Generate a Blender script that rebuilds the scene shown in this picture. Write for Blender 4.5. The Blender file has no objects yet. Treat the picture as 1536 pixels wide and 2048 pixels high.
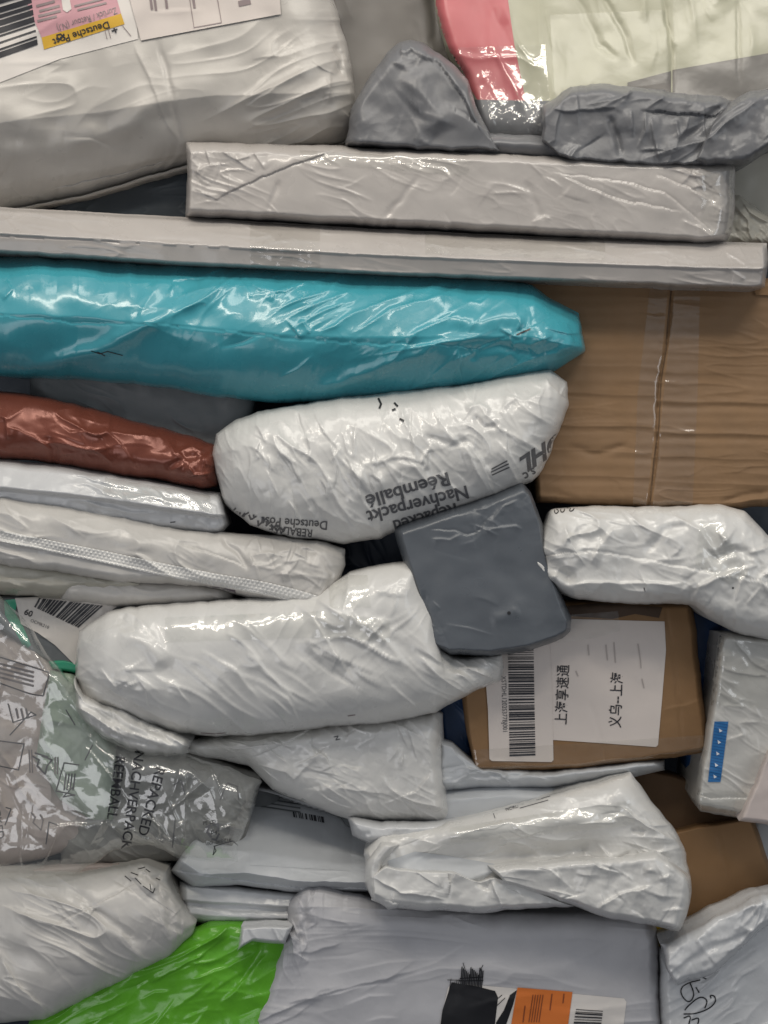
import bpy, bmesh, math
import numpy as np
from mathutils import Vector, Matrix
from mathutils.bvhtree import BVHTree

# ------------------------------------------------------------------ camera, world, lights
SC = bpy.context.scene
COL = SC.collection
S = 0.0007            # metres per photo pixel on the plane y = 0
DC = 1.7              # camera distance from that plane
Z0 = 1.0
CAM = Vector((0.0, -DC, Z0))
cd = bpy.data.cameras.new('camera')
cam = bpy.data.objects.new('camera', cd); COL.objects.link(cam)
cam.location = CAM
cam.rotation_euler = (math.radians(90), 0, 0)
cd.sensor_fit = 'VERTICAL'; cd.sensor_height = 36
cd.lens = 36 * DC / (2048 * S)
cd.clip_end = 50
SC.camera = cam

w = bpy.data.worlds.new('World'); SC.world = w; w.use_nodes = True
wn = w.node_tree.nodes; wl = w.node_tree.links
wtc = wn.new('ShaderNodeTexCoord'); wsx = wn.new('ShaderNodeSeparateXYZ'); wcr = wn.new('ShaderNodeValToRGB')   # a dim room: dark floor, paler ceiling
wmr = wn.new('ShaderNodeMapRange'); wmr.inputs[1].default_value = -1
wl.new(wtc.outputs['Generated'], wsx.inputs[0]); wl.new(wsx.outputs[2], wmr.inputs[0]); wl.new(wmr.outputs[0], wcr.inputs[0])
wcr.color_ramp.elements[0].position = 0.25; wcr.color_ramp.elements[0].color = (0.05, 0.055, 0.065, 1)
wcr.color_ramp.elements[1].position = 0.95; wcr.color_ramp.elements[1].color = (0.42, 0.43, 0.45, 1)
e_ = wcr.color_ramp.elements.new(0.52); e_.color = (0.18, 0.188, 0.20, 1)
wl.new(wcr.outputs[0], wn['Background'].inputs[0])
wn['Background'].inputs[1].default_value = 1.25

def area(name, loc, target, sx, sy, power, col):
    l = bpy.data.lights.new(name, 'AREA'); l.shape = 'RECTANGLE'; l.size = sx; l.size_y = sy
    l.energy = power; l.color = col
    o = bpy.data.objects.new(name, l); COL.objects.link(o); o.location = loc
    o.rotation_euler = (Vector(target) - Vector(loc)).to_track_quat('-Z', 'Y').to_euler()
    return o
area('ceiling_lamp', (-0.75, -1.35, 2.75), (0, 0, 1.0), 1.3, 0.16, 15, (1.0, 0.92, 0.80))
area('ceiling_lamp', (0.85, -1.75, 2.95), (0, 0, 1.0), 1.3, 0.16, 15, (1.0, 0.94, 0.84))
area('ceiling_lamp', (0.1, -0.75, 2.9), (0, -0.05, 1.2), 1.6, 0.30, 12, (1.0, 0.95, 0.86))
area('fill_light', (2.4, -1.9, 1.3), (0, 0, 0.9), 1.2, 1.6, 10, (0.92, 0.96, 1.0))  # added cool fill from the side, not a fixture of the room
area('fill_light', (-1.6, -2.4, -0.1), (0, 0, 0.9), 1.8, 1.2, 14, (0.97, 0.97, 1.0))  # added low front fill, lightens the undersides
SC.view_settings.view_transform = 'Standard'; SC.view_settings.look = 'None'
SC.view_settings.gamma = 1; SC.view_settings.use_curve_mapping = False
SC.view_settings.exposure = 0.0
SC.render.engine = 'CYCLES'
SC.cycles.max_bounces = 8; SC.cycles.transparent_max_bounces = 12

# ------------------------------------------------------------------ noise
def h2(ix, iy, seed):
    n = (ix.astype(np.int64) * 374761393 + iy.astype(np.int64) * 668265263 + seed * 974634777) & 0xffffffff
    n = ((n ^ (n >> 13)) * 1274126177) & 0xffffffff
    n = (n ^ (n >> 16)) & 0xffffff
    return n / float(0xffffff) * 2 - 1
def gn(x, y, seed):                     # smooth gradient noise, about -1..1
    ix = np.floor(x); iy = np.floor(y); fx = x - ix; fy = y - iy
    def g(ax, ay):
        a = h2(ix + ax, iy + ay, seed) * math.pi
        return np.cos(a) * (fx - ax) + np.sin(a) * (fy - ay)
    ux = fx * fx * fx * (fx * (fx * 6 - 15) + 10); uy = fy * fy * fy * (fy * (fy * 6 - 15) + 10)
    a = g(0, 0) * (1 - ux) + g(1, 0) * ux
    b = g(0, 1) * (1 - ux) + g(1, 1) * ux
    return (a * (1 - uy) + b * uy) * 1.6
def facet(x, y, seed):                  # piecewise linear over irregular triangles: sharp straight creases
    x = x + 0.45 * gn(x * 0.9 + 7, y * 0.9, seed + 5); y = y + 0.45 * gn(x * 0.9, y * 0.9 + 3, seed + 6)
    s = (x + y) * 0.366025; a = x + s; b = y + s
    i = np.floor(a); j = np.floor(b); fa = a - i; fb = b - j
    up = fa > fb
    h00 = h2(i, j, seed); h11 = h2(i + 1, j + 1, seed)
    hm = np.where(up, h2(i + 1, j, seed), h2(i, j + 1, seed))
    return np.where(up, h00 + (hm - h00) * fa + (h11 - hm) * fb, h00 + (hm - h00) * fb + (h11 - hm) * fa)
def crumple(x, y, sc, seed):
    x = x / sc; y = y / sc
    return facet(x, y, seed) * 0.6 + facet(x * 1.9 + 3, y * 1.9, seed + 1) * 0.28 + facet(x * 3.9, y * 3.9 + 5, seed + 2) * 0.12
def folds(x, y, sc, ang, st, seed):     # long ridges running along ang (degrees, image y down)
    a = math.radians(ang); c, s = math.cos(a), math.sin(a)
    u = (x * c + y * s) / (sc * st); v = (-x * s + y * c) / sc
    v = v + 0.30 * gn(u * 1.1, v * 0.30 + 9, seed + 3)
    u = u + 0.25 * gn(u * 1.5, v * 0.8, seed + 4)
    n = gn(u, v, seed)
    r = 1 - np.minimum(np.abs(n) * 2.2, 1)
    m = np.clip(0.35 + 1.5 * gn(u * 0.8 + 5, v * 0.4, seed + 8), 0, 1.3)
    r2 = 1 - np.minimum(np.abs(gn(u * 1.7 + 20, v * 2.1 + 4, seed + 12)) * 2.6, 1)
    return (0.55 * r + 0.75 * r ** 3.5) * m + 0.30 * r2 ** 2.5 * m
def seg_dist(x, y, pts):
    """signed distance to polyline and parameter 0..1 along it"""
    best = np.full(x.shape, 1e9); sg = np.ones(x.shape); par = np.zeros(x.shape)
    L = [0]
    for a, b in zip(pts[:-1], pts[1:]): L.append(L[-1] + math.hypot(b[0] - a[0], b[1] - a[1]))
    for k, (a, b) in enumerate(zip(pts[:-1], pts[1:])):
        dx, dy = b[0] - a[0], b[1] - a[1]; l2 = dx * dx + dy * dy + 1e-9
        t = np.clip(((x - a[0]) * dx + (y - a[1]) * dy) / l2, 0, 1)
        ex = x - a[0] - t * dx; ey = y - a[1] - t * dy; d = np.hypot(ex, ey)
        m = d < best
        best = np.where(m, d, best); sg = np.where(m, np.sign(dx * ey - dy * ex), sg)
        par = np.where(m, (L[k] + t * math.sqrt(l2)) / L[-1], par)
    return best, sg, par

# ------------------------------------------------------------------ materials
def nt(name):
    m = bpy.data.materials.new(name); m.use_nodes = True
    return m, m.node_tree, m.node_tree.nodes, m.node_tree.nodes['Principled BSDF']
def rgb(c): return (c[0], c[1], c[2], 1)
def plastic(name, col, rough=0.38, bump=0.25, var=0.12, spec=0.5, scale=1.0, coat=0.0, metal=0.0, dirt=0.25, trans=0.0):
    m, t, n, p = nt(name); L = t.links
    tc = n.new('ShaderNodeTexCoord')
    n1 = n.new('ShaderNodeTexNoise'); n1.inputs['Scale'].default_value = 9; n1.inputs['Detail'].default_value = 5
    n1.inputs['Roughness'].default_value = 0.6
    L.new(tc.outputs['Object'], n1.inputs['Vector'])
    mx = n.new('ShaderNodeMix'); mx.data_type = 'RGBA'
    mr = n.new('ShaderNodeMapRange'); mr.inputs[1].default_value = 0.35; mr.inputs[2].default_value = 0.7
    L.new(n1.outputs['Fac'], mr.inputs[0]); L.new(mr.outputs[0], mx.inputs[0])
    mx.inputs[6].default_value = rgb(col); mx.inputs[7].default_value = rgb([c * (1 - var) for c in col])
    # scuffs: sparse thin dark streaks
    mp = n.new('ShaderNodeMapping'); mp.inputs['Scale'].default_value = (1, 1, 2.2); mp.inputs['Rotation'].default_value = (0, 0.5, 0)
    n4 = n.new('ShaderNodeTexNoise'); n4.inputs['Scale'].default_value = 34; n4.inputs['Detail'].default_value = 8; n4.inputs['Roughness'].default_value = 0.75
    L.new(tc.outputs['Object'], mp.inputs[0]); L.new(mp.outputs[0], n4.inputs['Vector'])
    m4 = n.new('ShaderNodeMapRange'); m4.inputs[1].default_value = 0.66; m4.inputs[2].default_value = 0.80; m4.inputs[4].default_value = dirt
    L.new(n4.outputs['Fac'], m4.inputs[0])
    mx2 = n.new('ShaderNodeMix'); mx2.data_type = 'RGBA'; L.new(m4.outputs[0], mx2.inputs[0])
    L.new(mx.outputs[2], mx2.inputs[6]); mx2.inputs[7].default_value = rgb([c * 0.45 for c in col])
    L.new(mx2.outputs[2], p.inputs['Base Color'])
    # roughness variation
    n2 = n.new('ShaderNodeTexNoise'); n2.inputs['Scale'].default_value = 22; n2.inputs['Detail'].default_value = 4
    L.new(tc.outputs['Object'], n2.inputs['Vector'])
    m2 = n.new('ShaderNodeMapRange'); m2.inputs[1].default_value = 0.3; m2.inputs[2].default_value = 0.7
    m2.inputs[3].default_value = rough * 0.75; m2.inputs[4].default_value = rough * 1.3
    L.new(n2.outputs['Fac'], m2.inputs[0]); L.new(m2.outputs[0], p.inputs['Roughness'])
    p.inputs['Specular IOR Level'].default_value = spec; p.inputs['Metallic'].default_value = metal
    p.inputs['Coat Weight'].default_value = coat; p.inputs['Coat Roughness'].default_value = 0.09
    # fine film crumple: cell borders read as sharp little creases
    vn = n.new('ShaderNodeTexNoise'); vn.inputs['Scale'].default_value = 12; vn.inputs['Detail'].default_value = 3; L.new(tc.outputs['Object'], vn.inputs['Vector'])
    va = n.new('ShaderNodeVectorMath'); va.operation = 'MULTIPLY_ADD'; va.inputs[1].default_value = (0.05, 0.05, 0.05)
    L.new(vn.outputs['Color'], va.inputs[0]); L.new(tc.outputs['Object'], va.inputs[2])
    v1 = n.new('ShaderNodeTexVoronoi'); v1.inputs['Scale'].default_value = 22 * scale; L.new(va.outputs[0], v1.inputs['Vector'])
    v2 = n.new('ShaderNodeTexVoronoi'); v2.inputs['Scale'].default_value = 61 * scale; L.new(va.outputs[0], v2.inputs['Vector'])
    v3 = n.new('ShaderNodeMath'); v3.operation = 'MULTIPLY_ADD'; v3.inputs[1].default_value = 0.5; L.new(v2.outputs[0], v3.inputs[0]); L.new(v1.outputs[0], v3.inputs[2])
    vm = n.new('ShaderNodeTexNoise'); vm.inputs['Scale'].default_value = 7; L.new(tc.outputs['Object'], vm.inputs['Vector'])
    vr = n.new('ShaderNodeMapRange'); vr.inputs[1].default_value = 0.42; vr.inputs[2].default_value = 0.66; L.new(vm.outputs['Fac'], vr.inputs[0])
    v4 = n.new('ShaderNodeMath'); v4.operation = 'MULTIPLY'; L.new(v3.outputs[0], v4.inputs[0]); L.new(vr.outputs[0], v4.inputs[1])
    nb = n.new('ShaderNodeTexNoise'); nb.inputs['Scale'].default_value = 17 * scale; nb.inputs['Detail'].default_value = 6
    nb.inputs['Roughness'].default_value = 0.5; nb.inputs['Distortion'].default_value = 0.15; nb.noise_type = 'RIDGED_MULTIFRACTAL'; nb.inputs['Detail'].default_value = 3
    L.new(tc.outputs['Object'], nb.inputs['Vector'])
    ng = n.new('ShaderNodeTexNoise'); ng.inputs['Scale'].default_value = 420; ng.inputs['Detail'].default_value = 2
    L.new(tc.outputs['Object'], ng.inputs['Vector'])
    ad = n.new('ShaderNodeMath'); ad.operation = 'MULTIPLY_ADD'; ad.inputs[1].default_value = 0.05
    nm = n.new('ShaderNodeMath'); nm.operation = 'MULTIPLY_ADD'; nm.inputs[1].default_value = 0.4
    L.new(nb.outputs['Fac'], nm.inputs[0]); L.new(v4.outputs[0], nm.inputs[2])
    L.new(ng.outputs['Fac'], ad.inputs[0]); L.new(nm.outputs[0], ad.inputs[2])
    b = n.new('ShaderNodeBump'); b.inputs['Strength'].default_value = bump; b.inputs['Distance'].default_value = 0.006
    L.new(ad.outputs[0], b.inputs['Height']); L.new(b.outputs[0], p.inputs['Normal'])
    return m
def paper(name, col, rough=0.6, bump=0.1, var=0.06):
    return plastic(name, col, rough, bump, var, 0.3, 0.6, dirt=0.12)
def film(name, tint=(0.985, 0.985, 0.975), gl=0.2, rough=0.1, milky=0.0):
    m, t, n, p = nt(name); L = t.links
    n.remove(p); out = n['Material Output']
    tr = n.new('ShaderNodeBsdfTransparent'); tr.inputs[0].default_value = rgb(tint)
    gs = n.new('ShaderNodeBsdfGlossy'); gs.inputs['Roughness'].default_value = rough; gs.inputs[0].default_value = (1, 1, 1, 1)
    df = n.new('ShaderNodeBsdfDiffuse'); df.inputs[0].default_value = (0.75, 0.77, 0.74, 1)
    fr = n.new('ShaderNodeLayerWeight'); fr.inputs[0].default_value = 0.5
    pw = n.new('ShaderNodeMath'); pw.operation = 'POWER'; pw.inputs[1].default_value = 3.5; L.new(fr.outputs['Facing'], pw.inputs[0])
    ma = n.new('ShaderNodeMath'); ma.operation = 'MULTIPLY_ADD'; ma.inputs[1].default_value = 0.6; ma.inputs[2].default_value = gl * 0.4
    L.new(pw.outputs[0], ma.inputs[0])
    m1 = n.new('ShaderNodeMixShader'); m1.inputs[0].default_value = milky
    L.new(tr.outputs[0], m1.inputs[1]); L.new(df.outputs[0], m1.inputs[2])
    m2 = n.new('ShaderNodeMixShader'); L.new(ma.outputs[0], m2.inputs[0]); L.new(m1.outputs[0], m2.inputs[1]); L.new(gs.outputs[0], m2.inputs[2])
    L.new(m2.outputs[0], out.inputs[0])
    tc = n.new('ShaderNodeTexCoord'); nb = n.new('ShaderNodeTexNoise'); nb.inputs['Scale'].default_value = 60; nb.inputs['Detail'].default_value = 5
    L.new(tc.outputs['Object'], nb.inputs['Vector'])
    b = n.new('ShaderNodeBump'); b.inputs['Strength'].default_value = 0.22; b.inputs['Distance'].default_value = 0.003
    L.new(nb.outputs['Fac'], b.inputs['Height']); L.new(b.outputs[0], gs.inputs['Normal'])
    return m
def card(name, col):
    m = plastic(name, col, 0.62, 0.10, 0.16, 0.3, 1.5, dirt=0.3); return m
def ink(name, col=(0.02, 0.02, 0.025), rough=0.45):
    m, t, n, p = nt(name); p.inputs['Base Color'].default_value = rgb(col); p.inputs['Roughness'].default_value = rough
    return m
W = {}
W['warm'] = plastic('white_film_warm', (0.53, 0.51, 0.48), 0.34, 0.2)
W['tan'] = plastic('putty_film', (0.46, 0.435, 0.40), 0.34, 0.16)
W['matte'] = plastic('white_film_matte', (0.55, 0.525, 0.49), 0.48, 0.22)
W['grey'] = plastic('white_film_greyed', (0.43, 0.40, 0.375), 0.30, 0.12, coat=0.3)
W['white'] = plastic('white_film', (0.63, 0.62, 0.595), 0.30, 0.34, coat=0.35)
W['cool'] = plastic('white_film_cool', (0.56, 0.565, 0.57), 0.30, 0.3, coat=0.25)
W['bluish'] = plastic('pale_blue_film', (0.48, 0.495, 0.51), 0.42, 0.22)
W['lilac'] = plastic('pale_lilac_film', (0.455, 0.45, 0.465), 0.46, 0.22)
W['teal'] = plastic('teal_film', (0.05, 0.31, 0.375), 0.27, 0.18, 0.1, dirt=0.1, coat=0.4)
W['copper'] = plastic('copper_film', (0.20, 0.058, 0.036), 0.28, 0.18, 0.15, metal=0.25, dirt=0.1)
W['green'] = plastic('bright_green_film', (0.11, 0.37, 0.022), 0.24, 0.16, 0.15, dirt=0.1)
W['slate'] = plastic('slate_grey_film', (0.092, 0.103, 0.118), 0.34, 0.15, 0.1, dirt=0.1)
W['slate2'] = plastic('crumpled_grey_film', (0.145, 0.146, 0.153), 0.36, 0.28, 0.1, dirt=0.1)
W['taupe'] = plastic('taupe_film', (0.16, 0.148, 0.135), 0.5, 0.15, 0.1)
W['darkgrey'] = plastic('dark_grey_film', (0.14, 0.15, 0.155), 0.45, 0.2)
W['olive'] = plastic('pale_olive_film', (0.43, 0.42, 0.31), 0.38, 0.1, 0.15)
W['pink'] = plastic('pink_film', (0.50, 0.125, 0.135), 0.34, 0.1, 0.1)
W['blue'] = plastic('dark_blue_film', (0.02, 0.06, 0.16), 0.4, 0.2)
W['silver'] = plastic('silvery_wrap', (0.47, 0.46, 0.435), 0.28, 0.2, coat=0.3)
W['beige'] = plastic('beige_film', (0.42, 0.40, 0.34), 0.35, 0.2)
W['kraft'] = card('brown_cardboard', (0.235, 0.142, 0.074))
W['kraft2'] = card('tan_cardboard', (0.235, 0.135, 0.063))
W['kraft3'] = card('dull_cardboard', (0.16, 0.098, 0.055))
W['paper'] = paper('label_paper', (0.60, 0.54, 0.50))
W['paper2'] = paper('pale_label_paper', (0.66, 0.62, 0.58))
W['yellow'] = paper('yellow_print', (0.60, 0.36, 0.04))
W['pinkp'] = paper('pink_print', (0.55, 0.30, 0.33))
W['orange'] = paper('orange_print', (0.62, 0.17, 0.035))
W['ink'] = ink('black_ink'); W['gink'] = ink('grey_ink', (0.10, 0.10, 0.105))
W['fink'] = ink('faded_ink', (0.24, 0.19, 0.19)); W['marker'] = ink('marker_ink', (0.012, 0.012, 0.014), 0.35)
W['fadeprint'] = ink('faded_black_print', (0.16, 0.15, 0.15)); W['smudge'] = ink('smudge_grey', (0.40, 0.355, 0.33))
W['bluetape'] = ink('blue_print', (0.02, 0.13, 0.33)); W['wink'] = ink('white_ink', (0.6, 0.62, 0.66))
W['film'] = film('clear_tape')
W['wrapfilm'] = film('cloudy_wrap_film', (0.985, 0.985, 0.975), 0.12, 0.32)
W['bagfilm'] = film('clear_bag_film', (0.95, 0.96, 0.95), 0.30, 0.12, 0.09)
W['greenzip'] = plastic('green_plastic', (0.02, 0.30, 0.17), 0.3, 0.1)
W['innerpink'] = plastic('rosy_grey_wrap', (0.43, 0.36, 0.33), 0.5, 0.3)
W['void'] = plastic('dark_navy_wall', (0.022, 0.030, 0.042), 0.6, 0.1)
W['yellowbag'] = plastic('yellow_wrap', (0.55, 0.38, 0.03), 0.4, 0.1)

# ------------------------------------------------------------------ geometry
def un(px, py, y):
    """photo pixel + depth -> world (numpy friendly)"""
    k = S * (DC + y) / DC
    return (px - 768) * k, y + 0 * px, Z0 + (1024 - py) * k
def resample(pts, n, sm=0.012, warp=None):
    P = np.array(pts, float); d = np.r_[0, np.cumsum(np.hypot(*np.diff(P, axis=0).T))]; sm = sm * 700 / max(d[-1], 60); d /= d[-1]
    t = np.linspace(0, 1, n) if warp is None else warp
    tt = np.linspace(0, 1, 400)
    X = np.interp(tt, d, P[:, 0]); Y = np.interp(tt, d, P[:, 1])
    k = max(1, int(sm * 400))
    for _ in range(3):
        ker = np.ones(2 * k + 1) / (2 * k + 1)
        for A in (X, Y):
            # reflect about end points keeps the ends fixed
            pad = np.r_[2 * A[0] - A[k:0:-1], A, 2 * A[-1] - A[-2:-k - 2:-1]]
            A[:] = np.convolve(pad, ker, 'valid')
    return np.interp(t, tt, X), np.interp(t, tt, Y)
def make_mesh(name, V, F4, mats, smooth=True):
    me = bpy.data.meshes.new(name)
    V = np.asarray(V, dtype=np.float32); tail = []
    if isinstance(F4, tuple): F4, tail = F4                      # (quad array, one closing n-gon)
    F4 = np.asarray(F4, dtype=np.int32)
    loops = np.concatenate([F4.ravel(), np.asarray(tail, dtype=np.int32)]) if len(tail) else F4.ravel()
    starts = np.arange(len(F4)) * 4
    if len(tail): starts = np.append(starts, len(F4) * 4)
    me.vertices.add(len(V)); me.vertices.foreach_set('co', V.ravel())
    me.loops.add(len(loops)); me.loops.foreach_set('vertex_index', loops.astype(np.int32))
    me.polygons.add(len(starts)); me.polygons.foreach_set('loop_start', starts.astype(np.int32))
    me.update(calc_edges=True); me.validate()
    if smooth: me.polygons.foreach_set('use_smooth', np.ones(len(me.polygons), dtype=bool))
    for m in (mats if isinstance(mats, (list, tuple)) else [mats]): me.materials.append(m)
    return me
SEED = [10]
class Thing: pass
def tag(o, label, cat, group=None):
    o['label'] = label; o['category'] = cat
    if group: o['group'] = group
def parcel(name, label, cat, top, bot, mat, l=None, r=None, y0=0.04, H=0.06, R=(60, 60, 60, 60), tilt=(0, 0), dome=0.0,
           wr=(), cr=(), jag=1.5, D=0.10, body='bag', parts=True, group=None, step=1.8, pv=None, pu=None, seed=None, fn=None, sm=0.004, pw=None, rk=(),
           parent=None, open_back=False):
    """One parcel: front surface between four outlines (photo pixels, unprojected at its own depth), real thickness behind."""
    SEED[0] += 17; sd = seed or SEED[0]
    L_ = [top[0]] + list(l or []) + [bot[0]]; R_ = [top[-1]] + list(r or []) + [bot[-1]]
    ln = lambda P: sum(math.dist(a, b) for a, b in zip(P[:-1], P[1:]))
    Wd = max(ln(top), ln(bot)); Ht = max(ln(L_), ln(R_))
    nu = max(12, int(Wd / step)); nv = max(12, int(Ht / step))
    def wp(n, W_):
        t = np.linspace(0, 1, n); return t - 0.10 * np.sin(2 * math.pi * t) / (2 * math.pi) * 4 * 0.6
    tu = wp(nu, Wd); tv = wp(nv, Ht)
    tx, ty = resample(top, nu, sm, tu); bx, by = resample(bot, nu, sm, tu)
    lx, ly = resample(L_, nv, sm, tv); rx, ry = resample(R_, nv, sm, tv)
    if jag:
        env = np.minimum(1, np.minimum(tu, 1 - tu) * 20); ev = np.minimum(1, np.minimum(tv, 1 - tv) * 12)
        jf = lambda s, k: facet(s / 46, s * 0 + k, sd) * jag + facet(s / 17, s * 0 + k + 9, sd) * jag * 0.5
        ty += jf(tx, 1.3) * env; by += jf(bx, 5.3) * env; lx += jf(ly, 9.3) * ev; rx += jf(ry, 14.3) * ev
    U, V = np.meshgrid(tu, tv)
    def coons(T, B, Lf, Rt):
        return ((1 - V) * T[None, :] + V * B[None, :] + (1 - U) * Lf[:, None] + U * Rt[:, None]
                - ((1 - U) * (1 - V) * T[0] + U * (1 - V) * T[-1] + (1 - U) * V * B[0] + U * V * B[-1]))
    PX = coons(tx, bx, lx, rx); PY = coons(ty, by, ly, ry)
    # local sizes in px
    wv = np.hypot(rx - lx, ry - ly)[:, None]; hu = np.hypot(bx - tx, by - ty)[None, :]
    def e(d, Rr):
        q = 1 - np.clip(d / max(Rr, 1e-3), 0, 1); return np.sqrt(np.clip(1 - q * q, 0, 1))
    E = e(U * wv, R[0]) * e((1 - U) * wv, R[1]) * e(V * hu, R[2]) * e((1 - V) * hu, R[3])
    if max(R) >= 40 and not pw:      # slack film: turns away quickly at the edge, then only a gentle swell
        Rs = [min(q, 8) for q in R]
        Es = e(U * wv, Rs[0]) * e((1 - U) * wv, Rs[1]) * e(V * hu, Rs[2]) * e((1 - V) * hu, Rs[3])
        E = 0.13 * Es + 0.60 * E ** 1.15
    else: Es = E = E ** (pw or 1.0)
    h = H * E
    h = h + dome * (1 - (2 * U - 1) ** 2) * (1 - (2 * V - 1) ** 2)
    def pl(T, pts):
        xs, hs = zip(*pts); return np.interp(T, xs, hs)
    inner = np.clip(Es * 1.5, 0, 1)
    if pv: h = h + pl(V, pv) * inner
    if pu: h = h + pl(U, pu) * inner
    h = h + (tilt[0] * (U - 0.5) + tilt[1] * (V - 0.5)) * inner
    dsp = np.zeros_like(h)
    for k, wv_ in enumerate(wr):
        kind, amp, sc = wv_[0], wv_[1] * 0.001, wv_[2]
        reg = wv_[-1] if isinstance(wv_[-1], tuple) else None
        if kind == 'c': n = crumple(PX, PY, sc, sd + k * 31)
        elif kind == 'n': n = gn(PX / sc, PY / sc, sd + k * 31) + 0.4 * gn(PX / sc * 2.3, PY / sc * 2.3, sd + k * 31 + 1)
        else: n = folds(PX, PY, sc, wv_[3], wv_[4], sd + k * 31)
        if reg:
            q = ((PX - reg[0]) / reg[2]) ** 2 + ((PY - reg[1]) / (reg[3] if len(reg) > 3 else reg[2])) ** 2
            n = n * np.exp(-q * 1.2)
        dsp += n * amp
    for c in cr:
        kind, amp, wd, pts = c
        # jitter the stroke a little so it is never ruler straight
        d, sg, t = seg_dist(PX + 2.5 * gn(PX / 30, PY / 30, sd + 3), PY + 2.5 * gn(PX / 30, PY / 30 + 7, sd + 4), pts)
        tp = np.clip(np.minimum(t, 1 - t) * 6, 0, 1) if kind.islower() else 1.0
        a = amp * 0.001 * tp; k = kind.lower()
        if k == 'r':        # film crease: steep on one side, long slope on the other
            sd_ = 1 if (int(pts[0][0] + pts[-1][1]) % 2) else -1
            dsp += a * np.where(sg * sd_ > 0, np.exp(-d / (wd * 0.5)), np.exp(-d / (wd * 2.6)))
        elif k == 'v': dsp -= a * np.exp(-(d / wd) ** 2)
        elif k == 'f':      # overlapping ply: raised to the right of the stroke, then fading
            dsp += a * np.where(sg > 0, 1, 0) * np.exp(-d / (wd * 4)) - 0.3 * a * np.exp(-(d / 4) ** 2)
        elif k == 's':      # soft broad swell
            dsp += a * np.exp(-(d / wd) ** 2)
    for (n_, amp, wd, ang, spread, ln_, *reg) in rk:      # scattered short creases
        rng = np.random.RandomState(sd + n_)
        cx, cy, ra, rb = reg if reg else ((PX.min() + PX.max()) / 2, (PY.min() + PY.max()) / 2, (PX.max() - PX.min()) / 2, (PY.max() - PY.min()) / 2)
        cx_ = max(PX.min(), -10) if not reg else 0
        for _ in range(n_):
            x0 = cx + rng.uniform(-1, 1) * ra; y0_ = cy + rng.uniform(-1, 1) * rb
            a_ = math.radians(ang + rng.normal() * spread); L0 = ln_ * rng.uniform(0.4, 1.4); bend = rng.normal() * 0.25
            p = [(x0 - math.cos(a_) * L0 / 2, y0_ - math.sin(a_) * L0 / 2), (x0, y0_), (x0 + math.cos(a_ + bend) * L0 / 2, y0_ + math.sin(a_ + bend) * L0 / 2)]
            bb = (PX > min(q[0] for q in p) - 60) & (PX < max(q[0] for q in p) + 60) & (PY > min(q[1] for q in p) - 60) & (PY < max(q[1] for q in p) + 60)
            if bb.sum() < 20: continue
            d, sg, t = seg_dist(PX[bb], PY[bb], p)
            tp = np.sin(np.pi * np.clip(t, 0, 1)) ** 0.8; k_ = rng.choice([-1, 1]); am = amp * 0.001 * rng.uniform(0.4, 1.2) * (1 if rng.rand() < 0.75 else -0.8)
            w1 = wd * rng.uniform(0.6, 1.3)
            dsp[bb] += am * tp * np.where(sg * k_ > 0, np.exp(-d / (w1 * 0.5)), np.exp(-d / (w1 * 2.8)))
    dsp *= np.clip(Es * 1.2 + 0.15, 0, 1)
    h = h + dsp
    if fn is not None: h = h + fn(PX, PY, U, V) * inner
    Y = y0 - h
    X3, Y3, Z3 = un(PX, PY, Y)
    # thickness behind: boundary ring pulled back
    idx = np.arange(nu * nv).reshape(nv, nu)
    Vt = np.stack([X3.ravel(), Y3.ravel(), Z3.ravel()], 1)
    F = np.stack([idx[:-1, :-1].ravel(), idx[1:, :-1].ravel(), idx[1:, 1:].ravel(), idx[:-1, 1:].ravel()], 1)
    faces = [F]; tail = []
    if not open_back:
        ring = np.concatenate([idx[0, :-1], idx[:-1, -1], idx[-1, :0:-1], idx[:0:-1, 0]])
        cen = Vt[ring].mean(0); prev = ring; base = len(Vt)
        minsz = min(Wd, Ht) * S
        D_ = D
        for fr, sc_ in ((0.25, 0.985), (0.7, 0.95), (1.0, 0.84)):
            nv_ = cen + (Vt[ring] - cen) * np.array([1 - (1 - sc_) * 0.5, 0, sc_])
            nv_[:, 1] = y0 + D_ * fr
            Vt = np.vstack([Vt, nv_]); cur = np.arange(base, base + len(ring)); base += len(ring)
            nx = np.roll(prev, -1); cx = np.roll(cur, -1)
            faces.append(np.stack([prev, nx, cx, cur], 1)); prev = cur
        tail = prev
    faces = (np.concatenate(faces), tail)
    T = Thing(); T.sd = sd
    if parent is None:
        bx_, bz_ = float(Vt[:, 0].mean()), float(Vt[:, 2].min())
        T.loc = Vector((bx_, y0 + D * 0.3, bz_))
    else: T.loc = parent.loc
    T.bvh = BVHTree.FromPolygons(Vt[:nu * nv].tolist(), F.tolist()) if parts or not parts and name == 'yellow_bag' else None
    Vt = Vt - np.array(T.loc)
    me = make_mesh(body if parts else name, Vt, faces, mat)
    if parent is not None:
        o = bpy.data.objects.new(body, me); COL.objects.link(o); o.parent = parent.body if hasattr(parent, 'sub') and parent.sub else parent.root
        T.root = parent.root; T.body = o; return T
    if parts:
        T.root = bpy.data.objects.new(name, None); COL.objects.link(T.root); T.root.location = T.loc
        o = bpy.data.objects.new(body, me); COL.objects.link(o); o.parent = T.root; T.body = o
    else:
        o = bpy.data.objects.new(name, me); COL.objects.link(o); o.location = T.loc; T.root = T.body = o
    tag(T.root, label, cat, group)
    return T
def hit(T, px, py):
    a = Vector(un(px, py, 0.0)); d = (a - CAM).normalized()
    r = T.bvh.ray_cast(CAM + d * 0.3, d)
    return (r[0], d) if r[0] is not None else (None, d)
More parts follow.
